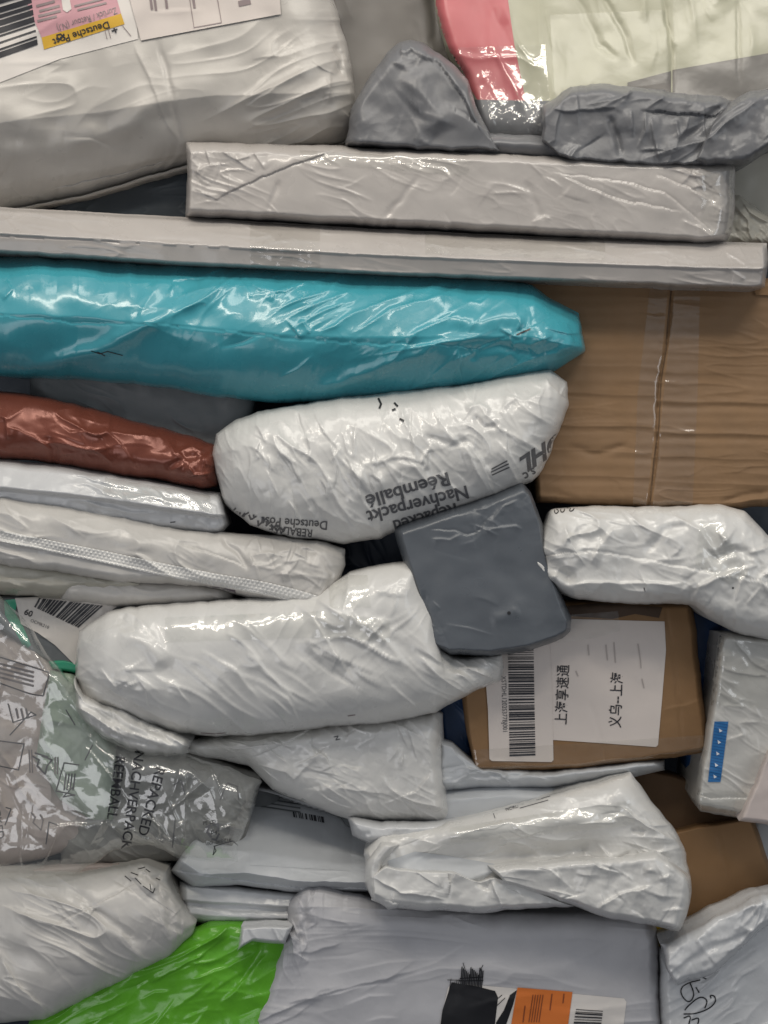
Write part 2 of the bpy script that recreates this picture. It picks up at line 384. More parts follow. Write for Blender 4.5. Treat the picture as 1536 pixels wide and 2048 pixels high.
def conform(T, bm, off, name, mat, parent=None, grid=4.0, wrap=0.0, solid=False):
    """bm holds flat faces in photo px (x, y); cut them fine and lay them on the surface of T."""
    if not bm.faces: bm.free(); return None
    xs = [v.co.x for v in bm.verts]; ys = [v.co.y for v in bm.verts]
    for ax, lo, hi in ((0, min(xs), max(xs)), (1, min(ys), max(ys))):
        n = int((hi - lo) / grid)
        for k in range(1, n + 1):
            c = lo + k * (hi - lo) / (n + 1); co = [0, 0, 0]; co[ax] = c; no = [0, 0, 0]; no[ax] = 1
            bmesh.ops.bisect_plane(bm, geom=bm.verts[:] + bm.edges[:] + bm.faces[:], dist=1e-5, plane_co=co, plane_no=no)
    bad = []
    for v in bm.verts:
        p, d = hit(T, v.co.x, v.co.y)
        if p is None: bad.append(v); continue
        v.co = p - d * off - T.loc
    if bad: bmesh.ops.delete(bm, geom=bad, context='VERTS')
    bmesh.ops.remove_doubles(bm, verts=bm.verts[:], dist=1e-6)
    bm.normal_update()
    for f in bm.faces:
        f.smooth = True
        if f.normal.y > 0: f.normal_flip()
    me = bpy.data.meshes.new(name); bm.to_mesh(me); bm.free(); me.materials.append(mat)
    o = bpy.data.objects.new(name, me); COL.objects.link(o); o.parent = parent or T.root
    # normals towards the camera
    return o
def add_poly(bm, pts):
    vs = [bm.verts.new((p[0], p[1], 0)) for p in pts]
    return bm.faces.new(vs)
def decal(T, name, pts, mat, off=0.0006, parent=None, grid=4.0):
    bm = bmesh.new()
    for q in (pts if isinstance(pts[0][0], (tuple, list)) else [pts]): add_poly(bm, q)
    return conform(T, bm, off, name, mat, parent, grid)
def rrect(c, w_, h_, ang, r=6):
    """rounded rectangle, centre c, px"""
    a = math.radians(ang); out = []
    for sx, sy, a0 in ((1, 1, 0), (-1, 1, 90), (-1, -1, 180), (1, -1, 270)):
        for k in range(4):
            b = math.radians(a0 + k * 30); x = sx * (w_ / 2 - r) + r * math.cos(b); y = sy * (h_ / 2 - r) + r * math.sin(b)
            out.append((c[0] + x * math.cos(a) - y * math.sin(a), c[1] + x * math.sin(a) + y * math.cos(a)))
    return out
def quadmap(q, u, v):
    """q = four corners (tl, tr, br, bl)"""
    return tuple((1 - u) * (1 - v) * q[0][k] + u * (1 - v) * q[1][k] + u * v * q[2][k] + (1 - u) * v * q[3][k] for k in (0, 1))
def barcode(T, q, n, name='barcode', mat=None, parent=None, off=0.0012, seed=3, along='v', duty=0.55):
    rng = np.random.RandomState(seed); bm = bmesh.new()
    w_ = rng.choice([1, 1, 2, 3], 2 * n).astype(float); w_[::2] *= duty * 2; w_[1::2] *= (1 - duty) * 2
    c = np.r_[0, np.cumsum(w_)]; c /= c[-1]
    for k in range(0, 2 * n, 2):
        a, b = c[k], c[k + 1]
        if along == 'v': P = [quadmap(q, 0, a), quadmap(q, 1, a), quadmap(q, 1, b), quadmap(q, 0, b)]
        else: P = [quadmap(q, a, 0), quadmap(q, b, 0), quadmap(q, b, 1), quadmap(q, a, 1)]
        add_poly(bm, P)
    return conform(T, bm, off, name, mat or W['ink'], parent, 9.0)
def text(T, s, at, size, ang, mat=None, name='lettering', parent=None, off=0.0012, bold=0.0, shear=0.0, sx=1.0, space=1.0, grid=5.0, mirror=False, align='LEFT', curve=0.0):
    cu = bpy.data.curves.new('t', 'FONT'); cu.body = s; cu.size = 1.0; cu.offset = bold; cu.shear = shear
    cu.space_character = space; cu.align_x = align; cu.resolution_u = 3
    ob = bpy.data.objects.new('t', cu); COL.objects.link(ob)
    dg = bpy.context.evaluated_depsgraph_get(); me = bpy.data.meshes.new_from_object(ob.evaluated_get(dg))
    bpy.data.objects.remove(ob); bpy.data.curves.remove(cu)
    bm = bmesh.new(); bm.from_mesh(me); bpy.data.meshes.remove(me)
    a = math.radians(ang)
    for v in bm.verts:
        x, y = v.co.x * size * sx * (-1 if mirror else 1), v.co.y * size
        y += curve * x * x / 1000.0
        v.co = (at[0] + x * math.cos(a) + y * math.sin(a), at[1] + x * math.sin(a) - y * math.cos(a), 0)
    return conform(T, bm, off, name, mat or W['ink'], parent, grid)
def stroke_polys(pts, wd):
    """thin quads along a polyline"""
    out = []
    for a, b in zip(pts[:-1], pts[1:]):
        dx, dy = b[0] - a[0], b[1] - a[1]; L = math.hypot(dx, dy) or 1; nx, ny = -dy / L * wd / 2, dx / L * wd / 2
        ex, ey = dx / L * wd * 0.3, dy / L * wd * 0.3
        out.append([(a[0] + nx - ex, a[1] + ny - ey), (b[0] + nx + ex, b[1] + ny + ey), (b[0] - nx + ex, b[1] - ny + ey), (a[0] - nx - ex, a[1] - ny - ey)])
    return out
def lines(T, name, strokes, wd, mat, off=0.0012, parent=None, grid=6.0):
    for s in strokes:
        if name in ('handwriting', 'pen_scrawl'):
            for _ in range(2):
                s = [s[0]] + [q for a, b in zip(s[:-1], s[1:]) for q in ((a[0] * .75 + b[0] * .25, a[1] * .75 + b[1] * .25), (a[0] * .25 + b[0] * .75, a[1] * .25 + b[1] * .75))] + [s[-1]]
        bm = bmesh.new()
        for q in stroke_polys(s, wd): add_poly(bm, q)
        o = conform(T, bm, off, name, mat, parent, grid)
    return o
def tape(T, name, q, mat=None, off=0.0009, wr=1.2, sc=26, parent=None, seed=1, grid=4.0, ang=None):
    """clear tape: conforms and buckles a little"""
    bm = bmesh.new(); add_poly(bm, q); o = conform(T, bm, off, name, mat or W['film'], parent, grid)
    if o is None: return None
    me = o.data; n = len(me.vertices); co = np.empty(n * 3); me.vertices.foreach_get('co', co); co = co.reshape(-1, 3)
    x = co[:, 0] / S; z = co[:, 2] / S
    d = np.abs(crumple(x, z, sc, seed)) + 0.45 * np.abs(crumple(x, z, sc * 0.4, seed + 50)) if ang is None else np.abs(folds(x, -z, sc, ang, 4, seed))
    co[:, 1] -= d * wr * 0.001; me.vertices.foreach_set('co', co.ravel()); me.update()
    return o

# ------------------------------------------------------------------ the setting
def back_wall():
    me = make_mesh('wall', [(-1.6, 0, -0.3), (1.6, 0, -0.3), (1.6, 0, 2.4), (-1.6, 0, 2.4), (-1.6, 0.05, -0.3), (1.6, 0.05, -0.3), (1.6, 0.05, 2.4), (-1.6, 0.05, 2.4)],
                   [(0, 1, 2, 3), (4, 7, 6, 5), (0, 3, 7, 4), (1, 5, 6, 2), (3, 2, 6, 7), (0, 4, 5, 1)], W['void'], smooth=False)
    o = bpy.data.objects.new('wall', me); COL.objects.link(o); o.location = (0, 0.30, 0); o['kind'] = 'structure'
back_wall()


# ------------------------------------------------------------------ top of the pile
# A: big white mailer with postage labels
A = parcel('mailing_bag', 'huge off-white mailing bag with yellow and pink postage label, top left of the pile', 'mailing bag',
    [(-160, -120), (300, -130), (640, -110)], [(-160, 475), (0, 424), (180, 388), (372, 330), (520, 312), (640, 300)],
    W['tan'], l=[(-170, 150)], r=[(668, 0), (693, 85), (712, 190), (706, 250), (690, 284)], pv=[(0, 0), (0.66, 0), (1, -0.055)], y0=0.085, H=0.11, R=(60, 110, 40, 200), D=0.10,
    wr=[('w', 4, 85, -14, 3.2), ('n', 6, 150), ('c', 2.0, 75, (620, 200, 150))], jag=2,
    cr=[('r', 2.0, 5, [(265, 80), (300, 160), (330, 240), (366, 300)]), ('v', 2.5, 6, [(315, 76), (335, 150), (350, 230), (362, 290)]),
        ('s', 5, 26, [(0, 245), (110, 275), (190, 268), (330, 225)]), ('s', 5, 22, [(-20, 300), (130, 300), (250, 250), (350, 180)]),
        ('v', 3, 18, [(190, 265), (260, 235), (360, 235)]), ('r', 3, 7, [(490, 215), (560, 170), (620, 130)]),
        ('r', 3, 9, [(655, 0), (680, 90), (700, 180), (700, 250)]), ('v', 4, 7, [(668, 90), (685, 115), (678, 150)]), ('v', 3, 10, [(600, 200), (645, 190), (655, 205)]),
        ('s', 4, 16, [(560, 275), (640, 245), (700, 215)]), ('f', 3, 14, [(100, 380), (230, 350), (350, 318)])], rk=[(16, 2.4, 6, -14, 18, 120), (8, 3, 5, 60, 30, 50, 650, 180, 50, 110)])
paperA = decal(A, 'shipping_label', [(-60, -60), (265, -60), (276, 78), (120, 118), (0, 165), (-60, 185)], W['paper2'], 0.0010)
decal(A, 'postage_mark', [(83, 75), (242, 27), (249, 48), (88, 99)], W['yellow'], 0.0018, paperA)
decal(A, 'postage_mark', [(34, -40), (214, -70), (242, 27), (83, 75)], W['pinkp'], 0.0018, paperA)
text(A, 'Deutsche Post', (217, 42), 20, 162, bold=0.012, parent=paperA, off=0.0026)
text(A, 'Zurück / Retour (N.I)', (232, 14), 19, 163, W['fink'], parent=paperA, off=0.0026, sx=0.75)
lines(A, 'horn_mark', [[(128, 70), (121, 78), (114, 76), (114, 70), (121, 68), (130, 76), (128, 80)], [(118, 80), (128, 68)]], 2.6, W['ink'], 0.0026, paperA)
barcode(A, [(-60, -50), (52, -78), (76, 92), (-60, 140)], 14, parent=paperA, off=0.0020, along='v', seed=5)
for q in ([(74, 12), (108, 3)], [(80, 22), (118, 12)], [(78, 32), (120, 22)], [(76, 42), (112, 33)]):
    lines(A, 'small_print', [q], 5, W['fink'], 0.0026, paperA)
lines(A, 'small_print', [[(150, 12), (205, -2)], [(156, 20), (212, 6)]], 4, W['fink'], 0.0026, paperA)
decal(A, 'logo_patch', [(122, -6), (138, -10), (143, 18), (134, 25), (126, 20)], W['paper2'], 0.0026, paperA)
lines(A, 'printed_frame', [[(210, 62), (214, 78)], [(217, 60), (221, 76)], [(244, 50), (262, 72)], [(254, -20), (278, 60)]], 1.3, W['fink'], 0.0022, paperA)
lines(A, 'printed_arrow', [[(224, 62), (234, 58)], [(228, 57), (232, 65)]], 3, W['ink'], 0.0022, paperA)
p2 = decal(A, 'delivery_note', [(235, -90), (552, -90), (562, 28), (282, 81)], W['paper'], 0.0024)
lines(A, 'printed_frame', [[(375, -30), (388, 55), (443, 45), (430, -30)]], 1.5, W['fink'], 0.0032, p2)
for q in ([(300, -10), (304, 18)], [(308, -10), (312, 20)], [(331, -8), (334, 16)], [(386, -5), (389, 15)]):
    lines(A, 'small_print', [q], 5, W['fink'], 0.0032, p2)
decal(A, 'printed_block', [(476, 2), (500, -3), (502, 8), (478, 13)], W['fink'], 0.0032, p2)

# B: taupe parcel behind
parcel('mailing_bag', 'flat taupe grey parcel standing behind, between big white bag and yellow-green box', 'mailing bag',
    [(560, -120), (900, -120)], [(600, 330), (960, 330)], W['taupe'], y0=0.15, H=0.03, R=(50, 60, 30, 60), tilt=(-0.02, 0), D=0.06,
    wr=[('n', 4, 150), ('w', 2.0, 60, 80, 4)], cr=[('s', 6, 22, [(835, -50), (850, 60), (865, 150)]), ('v', 4, 10, [(862, -50), (872, 100)])], parts=False)
# C: olive and pink taped parcel
C = parcel('parcel', 'glossy pale yellow-green parcel with a wide pink stripe on its left, top right', 'parcel',
    [(850, -120), (1200, -125), (1620, -120)], [(968, 290), (1200, 300), (1620, 300)], W['olive'], l=[(874, 30), (890, 90), (925, 150)],
    y0=0.10, H=0.05, R=(25, 40, 30, 60), tilt=(0, 0.03), D=0.08, wr=[('w', 2.6, 70, 78, 3.5), ('n', 3, 130)], jag=1,
    cr=[('v', 3, 5, [(1325, -20), (1338, 60), (1345, 130), (1345, 200)]), ('v', 2.4, 6, [(1195, -20), (1240, 50), (1270, 130)]), ('v', 2, 7, [(1150, -20), (1200, 90), (1240, 120)]),
        ('r', 2.4, 5, [(900, 105), (960, 115), (1030, 110), (1090, 140)]), ('v', 1.6, 4, [(1476, 0), (1478, 180)])], rk=[(14, 1.6, 5, 78, 14, 90, 1250, 100, 280, 100)])
decal(C, 'pink_stripe', [(840, -100), (1005, -100), (1016, 0), (1028, 85), (1052, 205), (955, 200), (910, 130), (876, 40)], W['pink'], 0.0008)
decal(C, 'grey_panel', [(1345, 140), (1600, 95), (1600, 230), (1345, 230)], W['taupe'], 0.0008)
decal(C, 'grey_panel', [(1255, 165), (1342, 142), (1342, 230), (1255, 230)], W['taupe'], 0.0008)
decal(C, 'grey_panel', [(940, 199), (1100, 202), (1100, 300), (960, 292)], W['slate2'], 0.0012)
tape(C, 'clear_tape', [(915, 95), (1090, 90), (1100, 215), (930, 215)], wr=0.8, sc=40, seed=4, ang=70)

# D: grey crumpled bag round the bottom of it
D_ = parcel('mailing_bag', 'crumpled slate grey mailing bag gathered under the pink-striped parcel', 'mailing bag',
    [(700, 250), (860, 262), (975, 266), (1085, 272), (1200, 250), (1380, 250), (1500, 240), (1640, 200)],
    [(690, 292), (860, 303), (980, 312), (1150, 325), (1300, 333), (1440, 333), (1500, 325), (1560, 285), (1640, 260)],
    W['slate2'], y0=0.05, H=0.06, R=(30, 50, 20, 30), D=0.09, jag=2, wr=[('n', 2, 90)], rk=[(12, 2, 5, 10, 30, 70)])
parcel('gathered_end', '', '', [(704, 214), (742, 146), (772, 108), (796, 88), (820, 80), (850, 86), (872, 104), (908, 128), (936, 160), (952, 210), (977, 262)], [(690, 290), (780, 296), (860, 303), (1005, 306)],
    W['slate2'], y0=0.045, H=0.062, R=(36, 12, 40, 10), D=0.07, jag=3, sm=0.004, parent=D_, body='gathered_end',
    wr=[('n', 4, 90), ('c', 0.8, 90), ('w', 2, 40, 50, 3)], rk=[(5, 3, 5, 50, 12, 130, 890, 190, 70, 60), (10, 3.5, 3, 20, 40, 40, 830, 110, 35, 20), (2, 2, 6, -30, 20, 100, 770, 220, 40, 40)],
    cr=[('f', 5, 8, [(960, 262), (930, 200), (900, 155), (862, 108)]), ('r', 6, 5, [(805, 112), (822, 96), (850, 112), (885, 128)]), ('s', 10, 30, [(830, 130), (850, 200), (880, 270)]), ('f', 3, 8, [(885, 205), (930, 230), (972, 262)]), ('r', 3, 6, [(825, 275), (860, 292)])])
parcel('gathered_end', '', '', [(1082, 214), (1110, 196), (1140, 172), (1200, 166), (1290, 178), (1380, 186), (1440, 190), (1466, 204)], [(1085, 285), (1120, 318), (1200, 328), (1300, 334), (1400, 334), (1450, 332)],
    W['slate2'], y0=0.046, H=0.055, R=(8, 10, 22, 10), D=0.06, jag=4, sm=0.004, parent=D_, body='gathered_end',
    wr=[('c', 3.0, 75), ('w', 7, 55, -32, 2.8), ('n', 3, 80)], rk=[(9, 6, 5, -32, 18, 130), (7, 5, 5, 82, 14, 80)],
    cr=[('f', 5, 8, [(1455, 215), (1430, 232), (1350, 225), (1280, 218)]), ('r', 4, 5, [(1100, 215), (1130, 222), (1230, 215), (1245, 225)]), ('v', 6, 7, [(1220, 230), (1238, 290), (1242, 312)]),
        ('r', 6, 8, [(1300, 230), (1312, 290), (1318, 325)]), ('r', 6, 7, [(1352, 235), (1360, 270), (1350, 300)]), ('v', 6, 8, [(1360, 290), (1400, 250), (1455, 205)])])
parcel('gathered_end', '', '', [(1425, 240), (1456, 208), (1500, 182), (1560, 170), (1640, 165)], [(1380, 334), (1440, 334), (1500, 325), (1560, 285), (1640, 260)],
    W['slate2'], y0=0.035, H=0.06, R=(12, 30, 22, 20), D=0.06, jag=3, sm=0.004, parent=D_, body='gathered_end',
    wr=[('c', 4, 60), ('n', 3, 80)], rk=[(8, 5, 5, -35, 14, 110)], cr=[('r', 5, 6, [(1400, 290), (1460, 240), (1530, 190)])])

tape(D_, 'clear_tape', [(968, 205), (1085, 205), (1088, 272), (972, 268)], wr=3.5, sc=18, seed=6, off=0.0012)
tape(C, 'clear_tape', [(1100, 30), (1330, 20), (1340, 165), (1110, 195)], W['wrapfilm'], wr=0.35, sc=46, seed=41, ang=70)
tape(C, 'clear_tape', [(1345, -60), (1560, -60), (1560, 200), (1350, 200)], W['wrapfilm'], wr=0.25, sc=70, seed=9, ang=85)
tape(C, 'clear_tape', [(975, 200), (1085, 200), (1088, 268), (980, 268)], wr=4, sc=16, seed=7, off=0.002)

# E: white block parcel
E_ = parcel('wrapped_box', 'long greyish-white wrapped box with tucked corner folds under the slate grey bag', 'box',
    [(371, 283), (700, 292), (1100, 308), (1466, 322)], [(371, 434), (720, 452), (1100, 472), (1400, 488), (1452, 484)],
    W['grey'], l=[(374, 350)], r=[(1470, 345), (1470, 420), (1464, 465)], y0=0.055, H=0.06, R=(10, 34, 22, 20), D=0.16, jag=1.6,
    wr=[('n', 2.0, 120), ('c', 0.9, 90), ('w', 1.2, 30, 20, 4), ('c', 3.6, 60, (1430, 380, 70, 130)), ('c', 3.2, 60, (410, 350, 60, 90))],
    cr=[('f', 2.6, 9, [(700, 290), (585, 330), (540, 347), (470, 378), (425, 402)]), ('r', 2.2, 4, [(440, 300), (470, 320), (515, 345)]), ('r', 2, 4, [(388, 350), (410, 332), (438, 328), (430, 360)]),
        ('r', 2, 4, [(500, 310), (470, 322)]), ('r', 1.8, 4, [(505, 300), (530, 340)]), ('v', 2, 6, [(560, 360), (545, 400), (535, 430)]), ('r', 2, 3, [(385, 378), (420, 392), (440, 400)]),
        ('v', 1.6, 7, [(840, 350), (800, 400), (765, 440)]), ('v', 1.8, 8, [(1050, 360), (1075, 420), (1090, 440)]), ('f', 2.4, 8, [(1100, 345), (1250, 365), (1330, 385), (1430, 470)]),
        ('f', 2.0, 8, [(1120, 350), (1240, 400), (1370, 425)]), ('f', 2.2, 6, [(1310, 350), (1370, 372), (1420, 400)]), ('r', 2, 5, [(1360, 440), (1400, 455), (1430, 478)]), ('r', 1.8, 4, [(1330, 335), (1400, 355), (1450, 395)]),
        ('v', 2.0, 10, [(470, 318), (600, 300), (760, 312), (930, 338)]), ('r', 1.4, 4, [(1060, 445), (1090, 432), (1105, 440)])], rk=[(16, 1.3, 4, 20, 50, 60), (12, 2, 4, 20, 60, 50, 1420, 400, 50, 70), (10, 2, 4, 0, 70, 50, 420, 350, 50, 60)])
tape(E_, 'clear_tape', [(600, 300), (940, 320), (935, 352), (600, 325)], wr=1.4, sc=26, seed=3, off=0.0012)
tape(E_, 'clear_tape', [(1405, 330), (1467, 332), (1462, 470), (1400, 470)], wr=1.6, sc=26, seed=13, off=0.0012)

# F: long flat carton
F_ = parcel('wrapped_carton', 'very long thin white carton crossing the whole pile above the teal bag', 'box',
    [(-140, 408), (0, 414), (370, 434), (760, 458), (1100, 474), (1534, 486)], [(-140, 500), (0, 508), (370, 532), (760, 551), (1100, 564), (1340, 574), (1508, 580), (1530, 574)],
    W['grey'], r=[(1538, 520)], y0=0.035, H=0.052, R=(14, 12, 10, 9), D=0.24, jag=1.0,
    pv=[(0, -0.034), (0.56, 0.006), (0.60, 0.002), (1, -0.004)],
    wr=[('n', 1.2, 120), ('w', 1.1, 22, 6, 6), ('c', 2.2, 50, (1480, 530, 70, 50)), ('c', 1.5, 60, (20, 450, 90, 50))],
    cr=[('F', 1.8, 10, [(-140, 468), (0, 474), (370, 490), (760, 508), (1100, 522), (1440, 530), (1530, 528)]), ('r', 1.8, 4, [(0, 430), (20, 448), (30, 460)]),
        ('r', 1.8, 4, [(130, 445), (160, 462), (230, 476)]), ('v', 1.6, 4, [(290, 478), (340, 480), (420, 486)]), ('r', 2, 4, [(1450, 500), (1470, 515), (1500, 535)]), ('r', 2, 4, [(1450, 530), (1490, 560)])], rk=[(14, 1.0, 4, 15, 20, 60), (6, 1.6, 4, 30, 50, 40, 1490, 530, 40, 40)])
tape(F_, 'clear_tape', [(500, 445), (640, 452), (640, 538), (500, 530)], wr=1.2, sc=24, seed=5, off=0.001)
tape(F_, 'clear_tape', [(850, 465), (1210, 480), (1210, 520), (850, 508)], wr=1.3, sc=30, seed=15, off=0.001)

# bits at the right edge
parcel('mailing_bag', 'beige wrapped parcel behind the right end of the long greyish-white box', 'parcel',
    [(1440, 270), (1640, 250)], [(1440, 520), (1640, 530)], W['beige'], y0=0.14, H=0.03, R=(20, 20, 20, 20), tilt=(0, -0.02), D=0.06, wr=[('n', 2, 90)], parts=False)
parcel('plastic_pouch', 'small shiny crinkled pouch at right edge beside the long box end', 'pouch',
    [(1440, 388), (1480, 392), (1560, 450), (1620, 470)], [(1440, 492), (1620, 500)], W['beige'], y0=0.11, H=0.035, R=(15, 15, 22, 20), D=0.04,
    wr=[('c', 7, 42), ('w', 4, 24, 40, 4)], jag=4, cr=[('r', 6, 6, [(1475, 395), (1500, 425), (1545, 450)]), ('r', 6, 6, [(1470, 410), (1495, 440), (1505, 485)])], parts=False)

# G: teal bag
G = parcel('mailing_bag', 'bright teal glossy mailing bag with a long seam and pointed right end', 'mailing bag',
    [(-150, 505), (0, 511), (60, 513), (300, 526), (540, 532), (760, 544), (960, 556), (1060, 566), (1100, 596), (1157, 626)],
    [(-150, 735), (0, 752), (150, 757), (300, 770), (420, 792), (560, 806), (660, 804), (770, 792), (930, 774), (1050, 755), (1110, 742)],
    W['teal'], r=[(1163, 650), (1171, 703), (1140, 722)], y0=0.05, H=0.095, R=(80, 90, 90, 120), D=0.10, jag=2, dome=0.01,
    pv=[(0, -0.014), (0.15, 0.0), (0.47, 0.012), (0.52, 0.009), (1, -0.010)],
    wr=[('w', 5.5, 95, -26, 3.5), ('n', 5, 150), ('c', 5, 60, (1090, 670, 110, 80)), ('w', 3.2, 34, -28, 4, (780, 600, 260, 90)), ('w', 2.5, 34, -30, 3, (330, 560, 200, 60))],
    cr=[('F', 1.6, 14, [(-150, 615), (0, 632), (80, 638), (150, 648), (320, 650), (440, 662), (600, 680), (760, 690), (860, 688), (950, 698), (1020, 672), (1090, 640), (1157, 622)]),
        ('s', 8, 18, [(40, 745), (200, 700), (330, 630), (480, 550)]), ('r', 4, 6, [(330, 640), (400, 600), (480, 548)]), ('r', 4, 5, [(350, 540), (345, 560), (400, 555), (455, 533)]),
        ('s', 8, 16, [(600, 795), (700, 760), (800, 720), (900, 690)]), ('r', 5, 7, [(630, 672), (700, 630), (800, 590), (900, 560)]), ('r', 4, 6, [(700, 670), (780, 620), (880, 590), (940, 560)]),
        ('s', 6, 22, [(20, 560), (100, 530), (200, 545)]), ('r', 3, 5, [(10, 560), (25, 580), (5, 600)]), ('s', 6, 20, [(900, 630), (960, 650), (1060, 620)]), ('v', 5, 9, [(955, 700), (1000, 690), (1080, 710), (1140, 680)]),
        ('r', 5, 7, [(920, 700), (918, 740), (925, 772)]), ('r', 4, 5, [(1090, 655), (1135, 668), (1165, 665)]), ('r', 4, 5, [(1160, 630), (1158, 668), (1168, 700)]), ('v', 4, 7, [(935, 690), (945, 715), (960, 690)]),
        ('s', 6, 24, [(480, 560), (560, 590), (640, 600)]), ('r', 3, 5, [(480, 545), (520, 580), (570, 585), (620, 560), (650, 575)]), ('r', 3, 4, [(575, 640), (590, 660), (605, 678)]), ('r', 3, 4, [(600, 635), (620, 668)])], rk=[(9, 3.5, 7, -28, 10, 150, 520, 650, 640, 110), (14, 2.6, 4, -40, 40, 45, 700, 580, 360, 40), (10, 4, 5, -20, 50, 60, 1080, 690, 80, 50)])
lines(G, 'scuff', [[(182, 702), (200, 708), (215, 703), (245, 711)], [(195, 704), (210, 712)]], 1.6, W['marker'], 0.0008)
lines(G, 'scuff', [[(1034, 669), (1060, 658)]], 3, W['marker'], 0.0008)

# K: dim grey bag behind
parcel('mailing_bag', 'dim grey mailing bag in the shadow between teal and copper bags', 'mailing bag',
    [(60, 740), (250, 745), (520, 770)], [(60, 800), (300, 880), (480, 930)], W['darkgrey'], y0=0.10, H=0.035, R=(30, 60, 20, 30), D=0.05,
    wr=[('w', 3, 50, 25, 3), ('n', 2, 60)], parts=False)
# J: copper
J = parcel('mailing_bag', 'shiny copper-brown mailing bag at the left edge under the teal bag', 'mailing bag',
    [(-150, 765), (0, 780), (110, 795), (170, 812), (260, 838), (340, 858), (415, 885), (434, 890)], [(-150, 900), (0, 916), (130, 930), (230, 952), (330, 962), (400, 978), (434, 974)],
    W['copper'], r=[(436, 930)], y0=0.06, H=0.075, R=(60, 50, 75, 55), D=0.08, jag=2.5,
    wr=[('c', 3.5, 90), ('w', 3.5, 45, 18, 3), ('n', 3, 100), ('c', 6, 46, (390, 930, 70, 60))],
    cr=[('r', 5, 7, [(10, 852), (40, 860), (85, 885), (105, 900)]), ('r', 4, 5, [(-5, 830), (12, 835), (15, 880)]), ('r', 4, 6, [(115, 845), (140, 865), (230, 865), (330, 875)]),
        ('r', 5, 6, [(335, 880), (350, 905), (385, 895), (415, 905)]), ('v', 5, 8, [(330, 940), (370, 915), (420, 905)]), ('r', 5, 5, [(375, 930), (390, 950), (425, 945)]), ('v', 4, 8, [(90, 870), (110, 900), (108, 925)])], rk=[(16, 3, 6, 18, 30, 80, 220, 870, 220, 70), (8, 4, 5, -20, 60, 40, 390, 930, 40, 40)])

# H: corrugated carton on the right
def corr(PX, PY, U, V):
    h = np.zeros_like(PX)
    for k, (yy, a) in enumerate(((662, .6), (735, 1.0), (792, 1.3), (855, 1.6), (905, 1.2), (955, .9))):
        off = np.where(PX > 1325 - (PY - 560) * 0.06, 8 + 12 * (k == 0), 0)
        d = PY - (yy + off + 3.0 * gn(PX / 110, PX * 0 + k, 77) + (PX - 1300) * 0.03)
        h += a * 0.0009 * np.exp(-np.abs(d) / 3.5) - a * 0.0008 * np.exp(-((d - 11) / 8) ** 2)
    h += 0.00025 * np.sin(PY * 2 * math.pi / 21)
    d = PX - (1343 - (PY - 570) * 0.10 + 4 * np.sin(PY / 45)); h -= 0.005 * np.exp(-(d / 3.0) ** 2)
    h += 0.0016 * (d > 0)
    return h
H_ = parcel('cardboard_box', 'big dented brown cardboard box with a taped middle seam, right edge', 'box',
    [(1020, 530), (1300, 545), (1640, 560)], [(1070, 1006), (1180, 1012), (1300, 1018), (1420, 1020), (1530, 1014), (1640, 1012)], W['kraft'],
    l=[(1040, 760), (1066, 900)], y0=0.10, H=0.05, R=(14, 14, 14, 16), D=0.14, body='carton', tilt=(0, 0.015), jag=2,
    wr=[('n', 2, 160), ('w', 1.3, 30, 2, 6), ('c', 0.8, 60)], fn=corr,
    cr=[('v', 3, 8, [(1130, 895), (1200, 908), (1260, 885)]), ('v', 3, 7, [(1440, 1005), (1490, 990), (1540, 985)]), ('r', 2.5, 5, [(1450, 1012), (1500, 1000), (1540, 996)]), ('v', 3, 8, [(1085, 985), (1160, 1000), (1290, 1006)])], rk=[(12, 1.0, 4, 3, 12, 90)])
decal(H_, 'box_flap', [(1505, 568), (1600, 566), (1600, 592), (1512, 590)], W['kraft2'], 0.004)
tape(H_, 'clear_tape', [(1350, 575), (1400, 575), (1395, 790), (1385, 1012), (1305, 1012), (1326, 800)], W['film'], wr=0.8, sc=26, seed=8)
tape(H_, 'clear_tape', [(1300, 575), (1336, 575), (1316, 790), (1293, 1010), (1266, 1010), (1275, 790)], W['film'], wr=0.8, sc=22, seed=18)
lines(H_, 'seam_gap', [[(1343, 572), (1336, 640), (1332, 700), (1322, 760), (1318, 850), (1308, 920), (1300, 1012)]], 2.2, ink('seam_shadow_brown', (0.13, 0.082, 0.046), 0.8), 0.0005)

